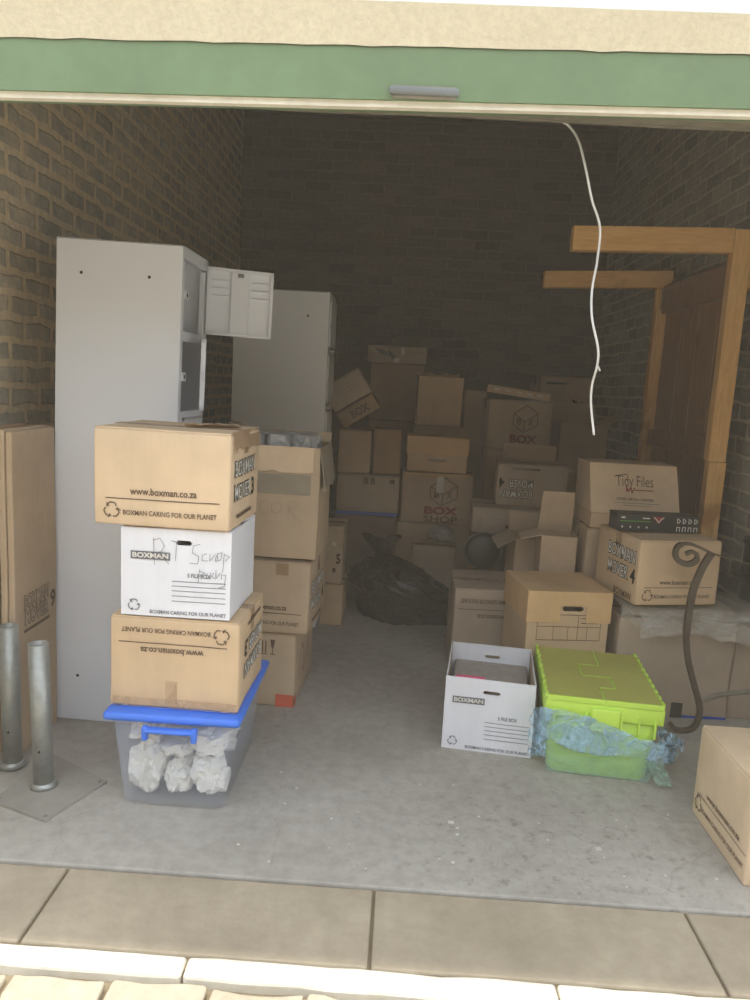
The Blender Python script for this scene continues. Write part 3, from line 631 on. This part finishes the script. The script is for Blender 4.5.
# lime crate with attached lid
cr = fl(545, 775); rt = empty('lime_crate', Vector((.805, 2.80, 0)), (0, 0, rad(-6))); tag(rt, 'lime green plastic crate with a folding lid, half wrapped in blue film', 'crate')
m = MB(); tapered(m, .345, .475, .385, .51, 0, .28, .004, 'lime'); m.build('tub', rt, True)
m = MB(); m.slab(-.205, .205, -.265, .265, .225, .285, 'lime', None, .006, .08)
for x in (-.17, -.06, .06, .12, .175): m.slab(x-.004, x+.004, -.275, -.262, .18, .25, 'lime', None, .002, .1)
m.slab(-.045, .055, -.278, -.262, .185, .272, 'lime', None, .006, .05); m.build('rim', rt, True)
for sg in (-1, 1):   # interlocking halves: meeting line steps back and forth
    m = MB(); N_ = 6; pts = [(-.265, 0), (-.14, 0), (-.14, .055), (-.03, .055), (-.03, -.05), (.09, -.05), (.09, .03), (.265, .03)]
    ed = [(x+sg*.0045, y) for y, x in pts]; outer = [(sg*.198, .258), (sg*.198, -.258)]
    poly = ed+outer; n_ = len(poly)
    m.add([(x, y, z) for z in (.2855, .298) for x, y in poly], [list(range(n_))[::-1], [n_+i for i in range(n_)]]+[[i, (i+1) % n_, n_+(i+1) % n_, n_+i] for i in range(n_)], 'lime_top')
    for k in range(10): y = -.25+k*.055; m.slab(sg*.2-.006, sg*.2+.006, y, y+.03, .285, .303, 'lime', None, .002, .1)
    m.slab(-.0 if sg > 0 else -.2, .2 if sg > 0 else 0, -.268, -.258, .283, .303, 'lime', None, .003, .1)
    if sg > 0:
        for (xa, ya), (xb, yb) in zip([(x, y) for y, x in pts][:-1], [(x, y) for y, x in pts][1:]): m.slab(min(xa, xb)-.0022, max(xa, xb)+.0022, min(ya, yb)-.0022, max(ya, yb)+.0022, .2975, .2996, 'lime', None, 0, 0)
    m.build('lid_half', rt)
def sheet(name, fn, nu, nv, mat, parent=None, thick=.0012):
    mb = MB(); vs_ = [Vector(fn(i/nu, j/nv)) for j in range(nv+1) for i in range(nu+1)]
    fs = [[j*(nu+1)+i, j*(nu+1)+i+1, (j+1)*(nu+1)+i+1, (j+1)*(nu+1)+i] for j in range(nv) for i in range(nu)]
    mb.add(vs_, fs, mat); o = mb.build(name, parent, True)
    md = o.modifiers.new('s', 'SOLIDIFY'); md.thickness = thick; return o
def nz(a, b, s, f=6): return noise.noise(Vector((a*f, b*f, s)))+.5*noise.noise(Vector((a*f*2.3, b*f*2.3, s+9)))
wr = empty('plastic_wrap', (.79, 2.5, 0)); tag(wr, 'torn crumpled blue plastic film clinging to the lime green crate', 'plastic film')
def crate_local(x, y, z): return Vector((.805, 2.80, 0))+Matrix.Rotation(rad(-6), 3, 'Z') @ Vector((x, y, z))
WL = Vector((.79, 2.5, 0))
sheet('soft_film', lambda u, v: crate_local((-.215+.43*u)*(.82+.18*v), -.2475-.028*v-.006*nz(u*2, v, 1), .006+v*(.20-.04*u+.01*nz(u, v, 4)))-WL, 50, 24, 'film_soft', wr)
sheet('crumpled_band', lambda u, v: crate_local(-.225+.45*u, -.281-.006*nz(u*3, v*.8, 2, 8), .222-.08*u**.8-.01+(v-.5)*(.10+.04*math.sin(u*5))+.012*nz(u, v, 3, 5))-WL, 70, 16, 'film_blue', wr)
sheet('torn_tail', lambda u, v: crate_local(.20+.09*u*(1-.4*v)+.02*nz(u, v, 7), -.25-.03*nz(u, v, 8)+.03*u, .215-.10*v-.05*u-.03*nz(u*2, v, 9))-WL, 16, 16, 'film_blue', wr)
sheet('torn_tail', lambda u, v: crate_local(.15+.06*u+.05*v, -.275-.02*nz(u, v, 17), .10-.085*v+.01*nz(u*2, v, 19))-WL, 14, 14, 'film_soft', wr)
sheet('torn_tail', lambda u, v: crate_local(-.25+.06*u+.015*nz(u, v, 11), -.27-.02*nz(u, v, 12), .25-.18*v+.02*nz(u*2, v, 13))-WL, 14, 18, 'film_blue', wr)

# lidded record box and neighbours
carton('low brown carton hidden under the lidded record box', (.595, 3.13, 0), 7, .34, .31, .17, 'card_mid')
GRID = [('front', 'rect', 'ink', .12, .72, .9, .728), ('front', 'rect', 'ink', .12, .40, .9, .408), ('front', 'rect', 'ink', .12, .57, .9, .577), ('front', 'rect', 'ink', .12, .40, .126, .728), ('front', 'rect', 'ink', .9, .40, .906, .728), ('front', 'rect', 'ink', .62, .40, .626, .728),
        ('front', 'rect', 'ink', .32, .40, .325, .57), ('front', 'rect', 'ink', .5, .40, .505, .57), ('front', 'rect', 'ink', .74, .40, .745, .57), ('front', 'rect', 'ink', .66, .68, .86, .69), ('front', 'rect', 'ink', .66, .62, .86, .63)]
carton('tan record box with lid and hand slot, right behind the lime green crate', (.588, 3.11, .172), 8, .36, .34, .35, 'card_tan', 'lidded', GRID, hole=(.42, .68, .77, .83), lid_h=.13, lid_mat='card_lid', lid_items=[('top', 'rect', 'ink_pale', .3, .3, .7, .31), ('top', 'rect', 'ink_pale', .3, .4, .7, .41), ('top', 'rect', 'ink_pale', .35, .5, .65, .51)], name='record_box')
carton('brown carton with faint upside down lettering, left of the lidded record box', (.31, 3.50, 0), 0, .28, .36, .42, 'card_grey', items=[('front', 'text', 'ink', .1, .83, .8, .86, CARE, .012, 'flip'), ('front', 'rect', 'ink', .08, .74, .95, .745), ('front', 'text', 'ink', .25, .66, .9, .70, URL, .012, 'flip')] and
       [('front', 'text', 'ink', .05, .12, .9, .17, CARE, .012, 'flip'), ('front', 'rect', 'ink', .05, .24, .93, .247, 'flip'), ('front', 'text', 'ink', .1, .30, .6, .36, URL, .012, 'flip')], amp=.005)

# big slumped carton under clear film, on it the mover carton, black game box
carton('big slumped brown carton with blue tape along its foot, under clear film', (.99, 3.13, 0), 1, .485, .38, .43, 'card_grey', items=[('front', 'rect', 'tape_blue', .62, 0, .995, .045), ('front', 'rect', 'ink_black', .52, .0, .62, .17)], amp=.014, seam='x')
carton('plain brown carton at the right wall under the clear film', (1.49, 3.16, 0), 0, .2, .36, .42, 'card_grey', amp=.008)
sheet_o = sheet('plastic_sheet', lambda u, v: Vector((.975+.725*u, 3.10+.36*v-(.02 if v > 0 else 0), .49+.010*nz(u*2, v, 21, 7)-(0 if v > .1 else (.1-v)*(.5+.6*math.sin(u*9)**2)+.015*nz(u*3, 0, 5)))), 70, 22, 'film_clear'); tag(sheet_o, 'crumpled clear plastic sheet draped over the big slumped carton at right', 'plastic sheet')
f = MB(); f.slab(0, .44, 0, .34, 0, .045, 'card_torn', crumple(.006, 8, 5), .01, .05); tag(f.build('folded_cardboard', None, loc=(1.03, 3.14, .436)), 'flat piece of folded cardboard under the clear film', 'cardboard')
f = MB(); f.slab(0, .16, 0, .3, 0, .065, 'cloth_grey', crumple(.008, 9, 8), .02, .04); tag(f.build('folded_cloth', None, loc=(1.5, 3.17, .425)), 'grey folded cloth by the right wall under the clear film', 'cloth')
sh2 = sheet('plastic_sheet', lambda u, v: Vector((1.05+.62*u, 3.085-.02*v+.012*nz(u, v, 31, 8), .47-.12*v*(.6+.8*abs(u-.35))+.012*nz(u*2, v, 33, 6))), 50, 12, 'film_clear'); tag(sh2, 'torn edge of clear film hanging over the front of the slumped carton', 'plastic sheet')
mz = .506
m4 = carton('brown carton with large white outlined lettering, on the film covered carton', (1.015, 3.06, mz), 13, .372, .36, .275, 'card_tan', items=side_print()+[('left', 'outline', 'ink_black', .28, .62, .93, .80, 'BOXMAN', 'ink_white'), ('left', 'outline', 'ink_black', .30, .34, .80, .52, 'MOVER', 'ink_white'), ('left', 'text', 'ink_black', .84, .32, .95, .53, '4', .03), ('left', 'text', 'ink', .5, .04, .9, .14, 'BOXMAN', .02)], amp=.002)
gb = empty('game_box', (1.135, 3.30, mz+.281), (0, 0, rad(5))); tag(gb, 'flat black printed box with a red emblem, lying on the lettered carton', 'box')
m = MB(); m.slab(-.18, .18, -.05, .05, 0, .068, 'game_black', None, .002, 0)
its = [('front', 'poly', 'ink_red', [(.42, .96), (.57, .96), (.5, .5)]), ('front', 'stroke', 'ink_white', [(.44, .92), (.47, .8), (.5, .6), (.53, .8), (.56, .92)], .004), ('front', 'rect', 'ink_green', .03, .60, .4, .66), ('front', 'rect', 'ink_white', .04, .8, .09, .9), ('front', 'rect', 'ink_white', .30, .8, .39, .88)]
for k in range(4):
    its.append(('front', 'rect', 'ink_white', .05+k*.1, .2, .07+k*.1, .32))
    its += [('front', 'stroke', 'ink_white', [(.73+k*.07, .9), (.75+k*.07, .86), (.765+k*.07, .76), (.75+k*.07, .64), (.73+k*.07, .62), (.73+k*.07, .9)], .0035), ('front', 'stroke', 'ink_white', [(.73+k*.07, .1), (.73+k*.07, .36), (.765+k*.07, .36), (.765+k*.07, .1)], .0035)]
prints(m, (.36, .10, .068), its); m.build('body', gb)
m = MB(); m.slab(-.181, .181, -.0515, .0515, .066, .073, 'game_black', None, .001, 0); m.build('lid', gb)

# tidy files carton: straight foot, sloped lid
tz = .745; carton('plain carton stacked at right, under the carton with sloped lid', (.91, 3.52, .425), 0, .38, .33, .315, 'card_mid', 'closed')
carton('plain brown carton at the bottom of the right hand stack, mostly hidden', (.90, 3.56, 0), 0, .39, .34, .42, 'card_mid')
tr = empty('carton_with_sloped_lid', (1.12, 3.68, tz), (0, 0, 0)); tag(tr, 'tan carton with a sloped lid and red and brown lettering', 'box', 'cardboard cartons')
W_ = .405; pr = [(-.17, 0), (-.17, .07), (-.06, .295), (.17, .295), (.17, 0)]
m = MB(); m.slab(-W_/2, W_/2, -.17, .17, 0, .07, 'card_tan', None, .003, .08); m.build('body', tr)
m = MB(); P5 = [(-.172, .072), (-.062, .297), (.172, .297), (.172, .072)]
m.add([(sx*(W_/2+.003), y, z) for sx in (-1, 1) for y, z in P5], [[3, 2, 1, 0], [4, 5, 6, 7], [0, 1, 5, 4], [1, 2, 6, 5], [2, 3, 7, 6], [3, 0, 4, 7]], 'card_light')
sl = Vector((0, .11, .225)); SL = sl.length
def onslope(items):
    t_ = MB(); prints(t_, (W_, .001, SL), items)
    ang = -math.atan2(.11, .225); Rm = Matrix.Rotation(ang, 3, 'X')
    for i, v in enumerate(t_.v): t_.v[i] = Rm @ (v+Vector((0, .0005, 0)))+Vector((0, -.172, .072))
    for fc, k in zip(t_.f, t_.m): pass
    o_ = len(m.v); m.v += t_.v
    for fc, k in zip(t_.f, t_.m): m.f.append([o_+i for i in fc]); m.m.append(m.mi(t_.mats[k]))
def shear(st): return st
onslope([('front', 'text', 'ink', .29, .55, .72, .77, 'Tidy Files', -.004), ('front', 'stroke', 'ink', [(.27, .74), (.42, .79)], .004), ('front', 'stroke', 'ink_red', [(.41, .44), (.41, .54), (.43, .45), (.46, .53), (.47, .42), (.50, .52)], .005), ('front', 'rect', 'ink_red', .5, .47, .72, .49),
         ('front', 'text', 'ink', .29, .27, .72, .32, 'LEVER ARCH CARRIER', .01), ('front', 'rect', 'ink_pale', .26, .21, .78, .225), ('front', 'rect', 'ink_pale', .36, .16, .68, .175), ('front', 'rect', 'card_inner', .25, .0, .36, .03), ('front', 'rect', 'card_inner', .7, .0, .81, .03)])
m.build('sloped_lid', tr)
# open carton with side flap left of it
fo = carton('open carton with one big flap folded down to the left, under the sloped lid carton', (.70, 3.53, .44), -3, .17, .18, .25, 'card_mid', 'open', flaps=(('back', .2, -14), ('left', .10, 105)))
carton('brown carton under the open flapped carton, mostly hidden', (.70, 3.53, 0), -3, .17, .18, .437, 'card_mid')
# near right box
carton('tan carton cut by the right edge of the picture, nearest on the floor', (1.05, 1.99, 0), 0, .36, .39, .305, 'card_light', items=side_print(face='left')[0:0]+[('left', 'text', 'ink', .26, .34, .86, .40, URL, .02), ('left', 'rect', 'ink', .1, .285, .98, .294), ('left', 'text', 'ink', .2, .14, .96, .19, CARE, .014), ('left', 'recycle', 'ink', .13, .19, .026)], amp=.002, seam='y')

# wrought iron stand
st = empty('iron_scroll_stand', (1.3, 3.0, 0)); tag(st, 'dark wrought iron scroll stand in front of the lettered carton', 'stand')
def cp(x, y, Y=3.0): return at(660+x/4.17, 500+y/4.17, Y)-Vector((1.3, 3.0, 0))
def ribbon(name, pts, w, th, mat='iron'):
    P = spline(pts, 7); mb = MB(); vs_ = []; fs = []
    for i, p in enumerate(P):
        t_ = (P[min(i+1, len(P)-1)]-P[max(i-1, 0)]); t_.normalize(); a = t_.cross(Vector((0, 1, 0))).normalized(); b = Vector((0, 1, 0)); ww = w[i*(len(w)-1)//(len(P)-1)] if isinstance(w, list) else w
        vs_ += [p+a*ww/2-b*th/2, p-a*ww/2-b*th/2, p-a*ww/2+b*th/2, p+a*ww/2+b*th/2]
    for i in range(len(P)-1):
        for k in range(4): fs.append([i*4+k, i*4+(k+1) % 4, (i+1)*4+(k+1) % 4, (i+1)*4+k])
    fs += [[0, 1, 2, 3], [len(vs_)-4+k for k in (3, 2, 1, 0)]]
    mb.add(vs_, fs, mat); return mb.build(name, st)
ribbon('scroll', [cp(*q) for q in [(108, 225), (130, 216), (150, 224), (154, 245), (135, 263), (105, 266), (75, 250), (64, 225), (72, 197), (95, 184), (130, 184), (170, 200), (214, 222)]], [.014, .022, .019, .011, .007], .02)
ribbon('leg', [cp(*q) for q in [(214, 222), (175, 285), (140, 370), (122, 460), (110, 560), (116, 660), (142, 770), (165, 860), (160, 915)]], [.026, .021, .019], .02)
ribbon('foot', [cp(160, 905), cp(150, 935), cp(120, 958, 2.99), cp(70, 958, 2.98), cp(40, 930, 2.98)], .019, .02)
f = MB(); f.tube([cp(205, 218), cp(260, 236), cp(400, 275)], .004, 'iron', 8); f.build('rod', st, True)
f = MB(); f.tube(spline([cp(150, 850, 3.02), cp(220, 820, 3.03), cp(300, 806, 3.04), cp(400, 798, 3.05)]), .012, 'seal_grey', 8, .5); f.build('curved_brace', st, True)
# dark pipe by the wall
pp = empty('dark_plastic_pipe', (1.60, 3.31, .50), (0, 0, 0)); tag(pp, 'dark round plastic pipe standing at the right wall on folded cloth', 'pipe')
f = MB(); f.lathe([(.05, 0), (.05, .25), (.056, .25), (.056, .275), (.044, .275), (.044, 0), (.05, 0)], 'black_plastic'); f.build('tube', pp, True)
f = MB(); f.lathe([(.052, .10), (.058, .10), (.058, .115), (.052, .115)], 'black_plastic'); f.build('ring', pp, True)

# ------------------------------------------------------------------ timber frame at the right wall
tf = empty('timber_frame', (1.6, 4.2, 0)); tag(tf, 'large pine timber frame with plank side, standing against the right wall', 'timber frame')
def tb(name, x0, x1, y0, y1, z0, z1, mat, amp=.002, sh=0):
    cr_ = crumple(amp, x0*3+z0); f = MB(); f.slab(x0-1.6, x1-1.6, y0-4.2, y1-4.2, z0, z1, mat, lambda p: cr_(p)+Vector((0, 0, sh*(p.x+1.6-x0))), .003, .12); return f.build(name, tf)
tb('post', 1.497, 1.582, 3.69, 3.75, 1.07, 2.15, 'pine_z'); tb('post', 1.505, 1.588, 3.692, 3.75, 0, 1.068, 'pine_z')
tb('top_beam', .755, 1.494, 3.69, 3.75, 2.02, 2.13, 'pine_x', sh=.035)
tb('post', 1.525, 1.59, 4.80, 4.86, .0, 1.90, 'pine_z'); tb('post', 1.535, 1.57, 4.86, 4.90, 0, 2.03, 'pine_z')
tb('top_beam', .83, 1.61, 4.80, 4.86, 1.992, 2.092, 'pine_x', sh=.05)
for k, (y0, y1) in enumerate([(3.765, 4.0), (4.005, 4.26), (4.265, 4.5), (4.505, 4.79)]): tb('plank', 1.585, 1.607, y0, y1, .1, 2.02-.03*(k % 2), 'ply')
tb('rail', 1.608, 1.66, 3.77, 4.85, 1.9, 2.0, 'pine_x'); tb('rail', 1.552, 1.584, 3.78, 4.79, 1.07, 1.17, 'ply'); tb('rail', 1.552, 1.584, 3.78, 4.79, 1.87, 2.03, 'ply')

# ------------------------------------------------------------------ the pile at the back
# black bag
bm = bmesh.new(); bmesh.ops.create_icosphere(bm, subdivisions=6, radius=1)
for v in bm.verts:
    c = v.co.copy(); n1 = noise.noise(c*1.4+Vector((3, 1, 8))); ang = math.atan2(c.y, c.x+.35)
    rdg = abs(math.sin(ang*9+n1*5))*.05*(max(0, c.z)+.3)+abs(noise.noise(c*5))*.10+abs(noise.noise(c*11))*.03
    k = 1+.16*n1-rdg; x, y, z = c.x*(.40 if c.x > 0 else .33)*k+.05, c.y*.20*k, c.z*k
    z = (max(z, -.6)+.6)/1.6*.38
    z = max(z, .0)*(1.0-.38*max(0, x/.40)**1.5); nk = max(0, c.z-.82)/.18
    x = x-.16*max(0, c.z)
    v.co = Vector((x, y, z+nk*.02))
me = bpy.data.meshes.new('bag'); bm.to_mesh(me); bm.free(); me.materials.append(M['bag_black'])
for p in me.polygons: p.use_smooth = True
bg = bpy.data.objects.new('rubbish_bag', me); C.objects.link(bg); bg.location = (.07, 4.32, 0); zm = min(v.co.z for v in me.vertices)
for v in me.vertices: v.co.z -= zm
tag(bg, 'full black plastic rubbish bag knotted at the top, on the floor in the middle', 'bag')
def tuft(u, v):
    a = u*2*PI; r = .018+.065*v**1.3*(1+.35*math.sin(a*5)+.3*nz(u*2, v, 3)); return Vector((-.14+r*math.cos(a)*1.2, r*math.sin(a), .365+.10*v+.02*math.sin(a*3)*v))
o = sheet('knotted_neck', tuft, 40, 10, 'bag_black', bg)

GPILE = 'cartons in the heap at the back'
def pile(label, A, yaw, w, d, h, mat='card_mid', **k): 
    k.setdefault('group', GPILE); return carton(label, A, yaw, w, d, h, mat, **k)
# column at the left
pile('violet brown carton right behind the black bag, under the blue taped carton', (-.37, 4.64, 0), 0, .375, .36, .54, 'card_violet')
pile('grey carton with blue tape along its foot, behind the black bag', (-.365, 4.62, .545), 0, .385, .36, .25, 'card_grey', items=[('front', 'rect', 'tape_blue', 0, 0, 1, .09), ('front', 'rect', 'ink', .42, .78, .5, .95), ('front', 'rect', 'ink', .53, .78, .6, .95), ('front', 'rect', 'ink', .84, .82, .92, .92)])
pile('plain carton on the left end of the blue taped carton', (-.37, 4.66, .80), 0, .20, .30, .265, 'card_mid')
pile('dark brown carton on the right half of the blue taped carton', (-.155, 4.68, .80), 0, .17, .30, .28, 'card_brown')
pile('tilted carton with pale printed panel, lying aslant behind the second locker', (0, 0, 0), 0, .26, .26, .17, 'card_grey', items=[('front', 'rect', 'ink_pale', .2, .55, .8, .6), ('front', 'rect', 'ink_pale', .2, .4, .7, .45), ('front', 'rect', 'ink_pale', .3, .68, .7, .73)])
_o = [x for x in C.objects if x.get('label', '').startswith('tilted carton with pale')][0]; _o.location = (-.295, 4.84, 1.235); _o.rotation_euler = (0, rad(-33), 0)
pile('tilted carton with large BOX lettering, wedged under the other aslant carton', (0, 0, 0), 0, .26, .26, .10, 'card_brown', items=[('front', 'text', 'ink', .3, .25, .8, .7, 'BOX', .05)])
_o = [x for x in C.objects if x.get('label', '').startswith('tilted carton with large')][0]; _o.location = (-.235, 4.82, 1.14); _o.rotation_euler = (0, rad(-33), 0)
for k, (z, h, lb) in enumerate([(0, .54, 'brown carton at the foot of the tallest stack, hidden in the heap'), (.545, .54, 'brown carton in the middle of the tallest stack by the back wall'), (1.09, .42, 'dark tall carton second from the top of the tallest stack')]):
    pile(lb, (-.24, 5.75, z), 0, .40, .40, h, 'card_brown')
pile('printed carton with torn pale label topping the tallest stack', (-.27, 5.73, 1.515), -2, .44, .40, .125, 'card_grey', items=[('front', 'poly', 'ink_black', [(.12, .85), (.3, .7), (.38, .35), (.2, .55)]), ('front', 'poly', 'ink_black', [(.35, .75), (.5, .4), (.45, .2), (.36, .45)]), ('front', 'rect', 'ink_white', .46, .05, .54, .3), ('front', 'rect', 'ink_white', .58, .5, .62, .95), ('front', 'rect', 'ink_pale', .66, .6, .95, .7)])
# centre column
LOGO = [('front', 'stroke', 'ink', [(.60, .92), (.40, .74), (.40, .52), (.56, .36), (.78, .52), (.78, .76), (.60, .92)], .006), ('front', 'stroke', 'ink', [(.40, .74), (.58, .58), (.78, .76)], .006), ('front', 'stroke', 'ink', [(.58, .58), (.57, .38)], .006), ('front', 'text', 'ink', .63, .52, .71, .64, 'X', .04), ('front', 'text', 'ink', .45, .52, .53, .64, 'B', .03)]
pile('brown carton on the floor under the carton with red lettering', (.02, 4.72, 0), 0, .46, .36, .50, 'card_mid')
pile('brown carton with a cube logo and red BOX lettering, in the centre of the heap', (.035, 4.70, .505), 1, .45, .34, .315, 'card_mid', items=LOGO+[('front', 'text', 'ink_red', .33, .19, .80, .33, 'BOX', .05), ('front', 'text', 'ink', .33, .03, .80, .15, 'SHOP', .02), ('front', 'rect', 'ink_white', .48, .62, .58, .95), ('front', 'rect', 'card_lid', .05, .96, .95, .997)], amp=.006)
pile('small lidded carton with a bright lid front, on the carton with red lettering', (.06, 4.74, .826), 0, .375, .26, .215, 'card_tan', style='lidded', lid_h=.105, lid_mat='card_lid', items=[('front', 'rect', 'ink_pale', .35, .3, .65, .38)])
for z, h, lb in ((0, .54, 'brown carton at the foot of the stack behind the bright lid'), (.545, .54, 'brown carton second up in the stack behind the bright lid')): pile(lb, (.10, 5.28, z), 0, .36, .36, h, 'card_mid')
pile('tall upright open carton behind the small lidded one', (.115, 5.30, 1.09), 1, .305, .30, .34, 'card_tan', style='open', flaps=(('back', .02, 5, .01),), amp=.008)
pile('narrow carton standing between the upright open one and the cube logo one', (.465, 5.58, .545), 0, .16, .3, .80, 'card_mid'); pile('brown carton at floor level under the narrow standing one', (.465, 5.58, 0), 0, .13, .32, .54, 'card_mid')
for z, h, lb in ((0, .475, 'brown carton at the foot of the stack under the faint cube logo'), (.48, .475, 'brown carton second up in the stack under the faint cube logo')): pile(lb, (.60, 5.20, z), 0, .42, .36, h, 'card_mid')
pile('carton with a faint cube logo and BOX lettering, higher in the heap', (.60, 5.20, .96), 1, .43, .36, .335, 'card_mid', items=[(a, b, c)+tuple(r) for (a, b, c, *r) in LOGO]+[('front', 'text', 'ink_red', .36, .14, .80, .30, 'BOX', .05), ('front', 'rect', 'ink', .36, .04, .8, .1)])
f = MB(); f.slab(-.22, .22, -.04, .04, 0, .05, 'card_tan', crumple(.002, 2), .003, .06)
for k in range(5): f.slab(-.17+k*.075, -.13+k*.075, -.0415, -.039, .02, .034, 'ink_white')
tag(f.build('long_flat_carton', None, loc=(.80, 5.3, 1.322), rot=(0, rad(6), 0)), 'long narrow tan carton with a row of white marks, on the faint cube logo carton', 'box', GPILE)
pile('brown carton at the foot of the stack by the back right corner', (1.06, 6.0, 0), 0, .44, .40, .60, 'card_brown'); pile('brown carton second up by the back right corner', (1.07, 6.0, .605), 0, .43, .40, .60, 'card_brown')
pile('dark printed carton topping the stack by the back right corner', (1.08, 6.0, 1.21), 4, .41, .38, .28, 'card_mid', items=[('front', 'poly', 'ink_black', [(.62, .4), (.75, .3), (.8, .1), (.68, .2)]), ('front', 'poly', 'ink_black', [(.8, .35), (.92, .25), (.95, .02), (.84, .15)]), ('front', 'rect', 'ink_black', .1, .78, .5, .84)], flaps=(), amp=.006)
pile('brown carton on the floor under the open flapped carton near the back right', (1.14, 5.46, 0), 0, .37, .36, .40, 'card_mid'); pile('brown carton second up near the back right, under an open one', (1.15, 5.47, .405), 0, .35, .35, .40, 'card_mid')
pile('open carton with a drooping front flap, near the back right corner', (1.15, 5.47, .81), 0, .34, .34, .34, 'card_mid', style='open', flaps=(('front', .14, 168), ('back', .15, 20), ('right', .12, 60)), amp=.006)
# right of centre
pile('carton with upside down white outlined lettering, in the heap', (.575, 4.32, .705), -5, .40, .34, .24, 'card_grey', items=[('front', 'outline', 'ink_black', .38, .08, .93, .28, 'BOXMAN', 'ink_white', 'flip')][0:0]+
     [('front', 'outline', 'ink_black', .55, .55, 1.0, .75, 'BOXMAN', 'ink_white', 'flip')][0:0]+[('front', 'outline', 'ink_black', .48, .62, .95, .80, 'BOXMAN', 'ink_white', 'flip'), ('front', 'outline', 'ink_black', .48, .37, .84, .55, 'MOVER', 'ink_white', 'flip'), ('front', 'text', 'ink_black', .89, .35, .97, .57, '4', .03, 'flip'), ('front', 'rect', 'ink', .4, .08, .8, .13, 'flip')], flaps=(), amp=.005)
hinge([x for x in C.objects if x.get('label', '').startswith('carton with upside down white')][0], 'back_flap', (.16, .165, .235), (-.16, .165, .235), .10, rad(10), 'card_mid', out=(0, 1, 0))
pile('low sagging carton with faint print under the upside down lettered one', (.44, 4.22, .555), -3, .45, .36, .145, 'card_grey', items=[('front', 'rect', 'ink_pale', .25, .72, .75, .78), ('front', 'rect', 'ink_pale', .25, .58, .7, .62), ('front', 'rect', 'ink', .42, .25, .58, .38), ('front', 'rect', 'ink_pale', .06, .2, .14, .6), ('front', 'rect', 'ink_pale', .88, .2, .96, .6)], amp=.006)
tg = empty('grey_tub', (.72, 4.42, 0)); tag(tg, 'grey plastic tub under the low sagging carton', 'tub')
m = MB(); tapered(m, .33, .33, .38, .38, 0, .53, .004, 'grey_tub'); m.build('bucket', tg, True); m = MB(); m.slab(-.2, .2, -.2, .2, .525, .55, 'grey_tub', None, .01, .1); m.build('lid', tg, True)
rb = empty('round_black_case', (.50, 4.12, .475), (PI/2, 0, 0)); tag(rb, 'round black case with a pale rim leaning before the grey tub', 'case')
m = MB(); m.lathe([(0, -.04), (.08, -.04), (.1, -.02), (.1, .04), (.08, .055), (0, .055)], 'black_plastic', n=40); m.build('shell', rb, True)
m = MB(); m.lathe([(.101, .005), (.106, .005), (.106, .018), (.101, .018)], 'seal_grey', n=40); m.build('rim', rb, True)
pile('low brown carton under the round black case', (.43, 4.03, 0), 0, .15, .14, .37, 'card_brown')
pile('brown carton on the floor behind the lidded record box', (.62, 3.76, 0), 2, .27, .26, .62, 'card_mid', style='open', flaps=(('left', .1, 120), ('back', .1, 15)), amp=.008)
wad('crumpled_sack', 'grey crumpled sack between the heap and the black bag', 'sack', (.14, 4.55, 0), (.15, .08, .06), 'cloth_grey', 41, None, .2) if False else None
pile('grey brown carton beside the black bag, under a torn flap', (.12, 4.53, 0), -2, .27, .16, .40, 'card_grey', amp=.005)
hinge([x for x in C.objects if x.get('label', '').startswith('grey brown carton beside')][0], 'flap', (-.13, -.07, .40), (.13, -.07, .40), .09, rad(70), 'card_mid', out=(0, -1, 0))
wad('crumpled_cloth', 'pale crumpled cloth on the carton behind the black bag', 'cloth', (.30, 4.61, .408), (.07, .06, .05), 'grey_paper', 44, None, .2)
f = MB(); f.slab(-.11, .11, -.004, .004, 0, .26, 'card_torn', crumple(.004, 4), 0, .05); tag(f.build('cardboard_sheet', None, loc=(.375, 4.0, 0), rot=(rad(-2), 0, rad(97))), 'upright cardboard sheet between the black bag and brown carton', 'cardboard')

# debris on the floor
random.seed(11); f = MB()
for i in range(34):
    x, y = random.uniform(-.4, 1.0), random.uniform(1.9, 2.45)
    if x > .5 and y > 2.4: continue
    r = random.uniform(.0015, .005)*(1.5 if i % 15 == 0 else 1); f.slab(x-r, x+r*1.4, y-r, y+r, 0, r*.7, 'chip', crumple(r*.5, i, 60), r*.3, 0)
tag(f.build('stone_chips'), 'small pale chips and grit scattered on the concrete floor', 'debris', kind='stuff')

# ------------------------------------------------------------------ light
w = bpy.data.worlds.new('world'); bpy.context.scene.world = w; w.use_nodes = True
b = w.node_tree.nodes['Background']; b.inputs[0].default_value = (.86, .93, 1.0, 1); b.inputs[1].default_value = 2.45
sd = bpy.data.lights.new('sun', 'SUN'); so = bpy.data.objects.new('sun', sd); C.objects.link(so)
sd.energy = 3.4; sd.color = (1, .945, .85); sd.angle = rad(1.2)
dv = Vector((-.01, -.058, -1)).normalized(); so.rotation_euler = dv.to_track_quat('-Z', 'Y').to_euler()
t = NT('lens_veil'); t.n.remove(t.b); vs_ = t.N('ShaderNodeVolumeScatter'); vs_.inputs['Color'].default_value = (1, .91, .76, 1); vs_.inputs['Density'].default_value = .0135; t.L(vs_.outputs[0], t.out.inputs['Volume'])  # scatter volume added to imitate lens glare veil and lift the darks
hz = one('', -5, 5, -3.0, 8.0, -.6, 4.9, 'lens_veil').build('added_veil'); hz['kind'] = 'structure'; hz.display_type = 'WIRE'
bpy.context.scene.cycles.volume_bounces = 1
bpy.context.scene.cycles.max_bounces = 10; bpy.context.scene.cycles.diffuse_bounces = 6; bpy.context.scene.cycles.transparent_max_bounces = 16
bpy.context.scene.view_settings.exposure = .06
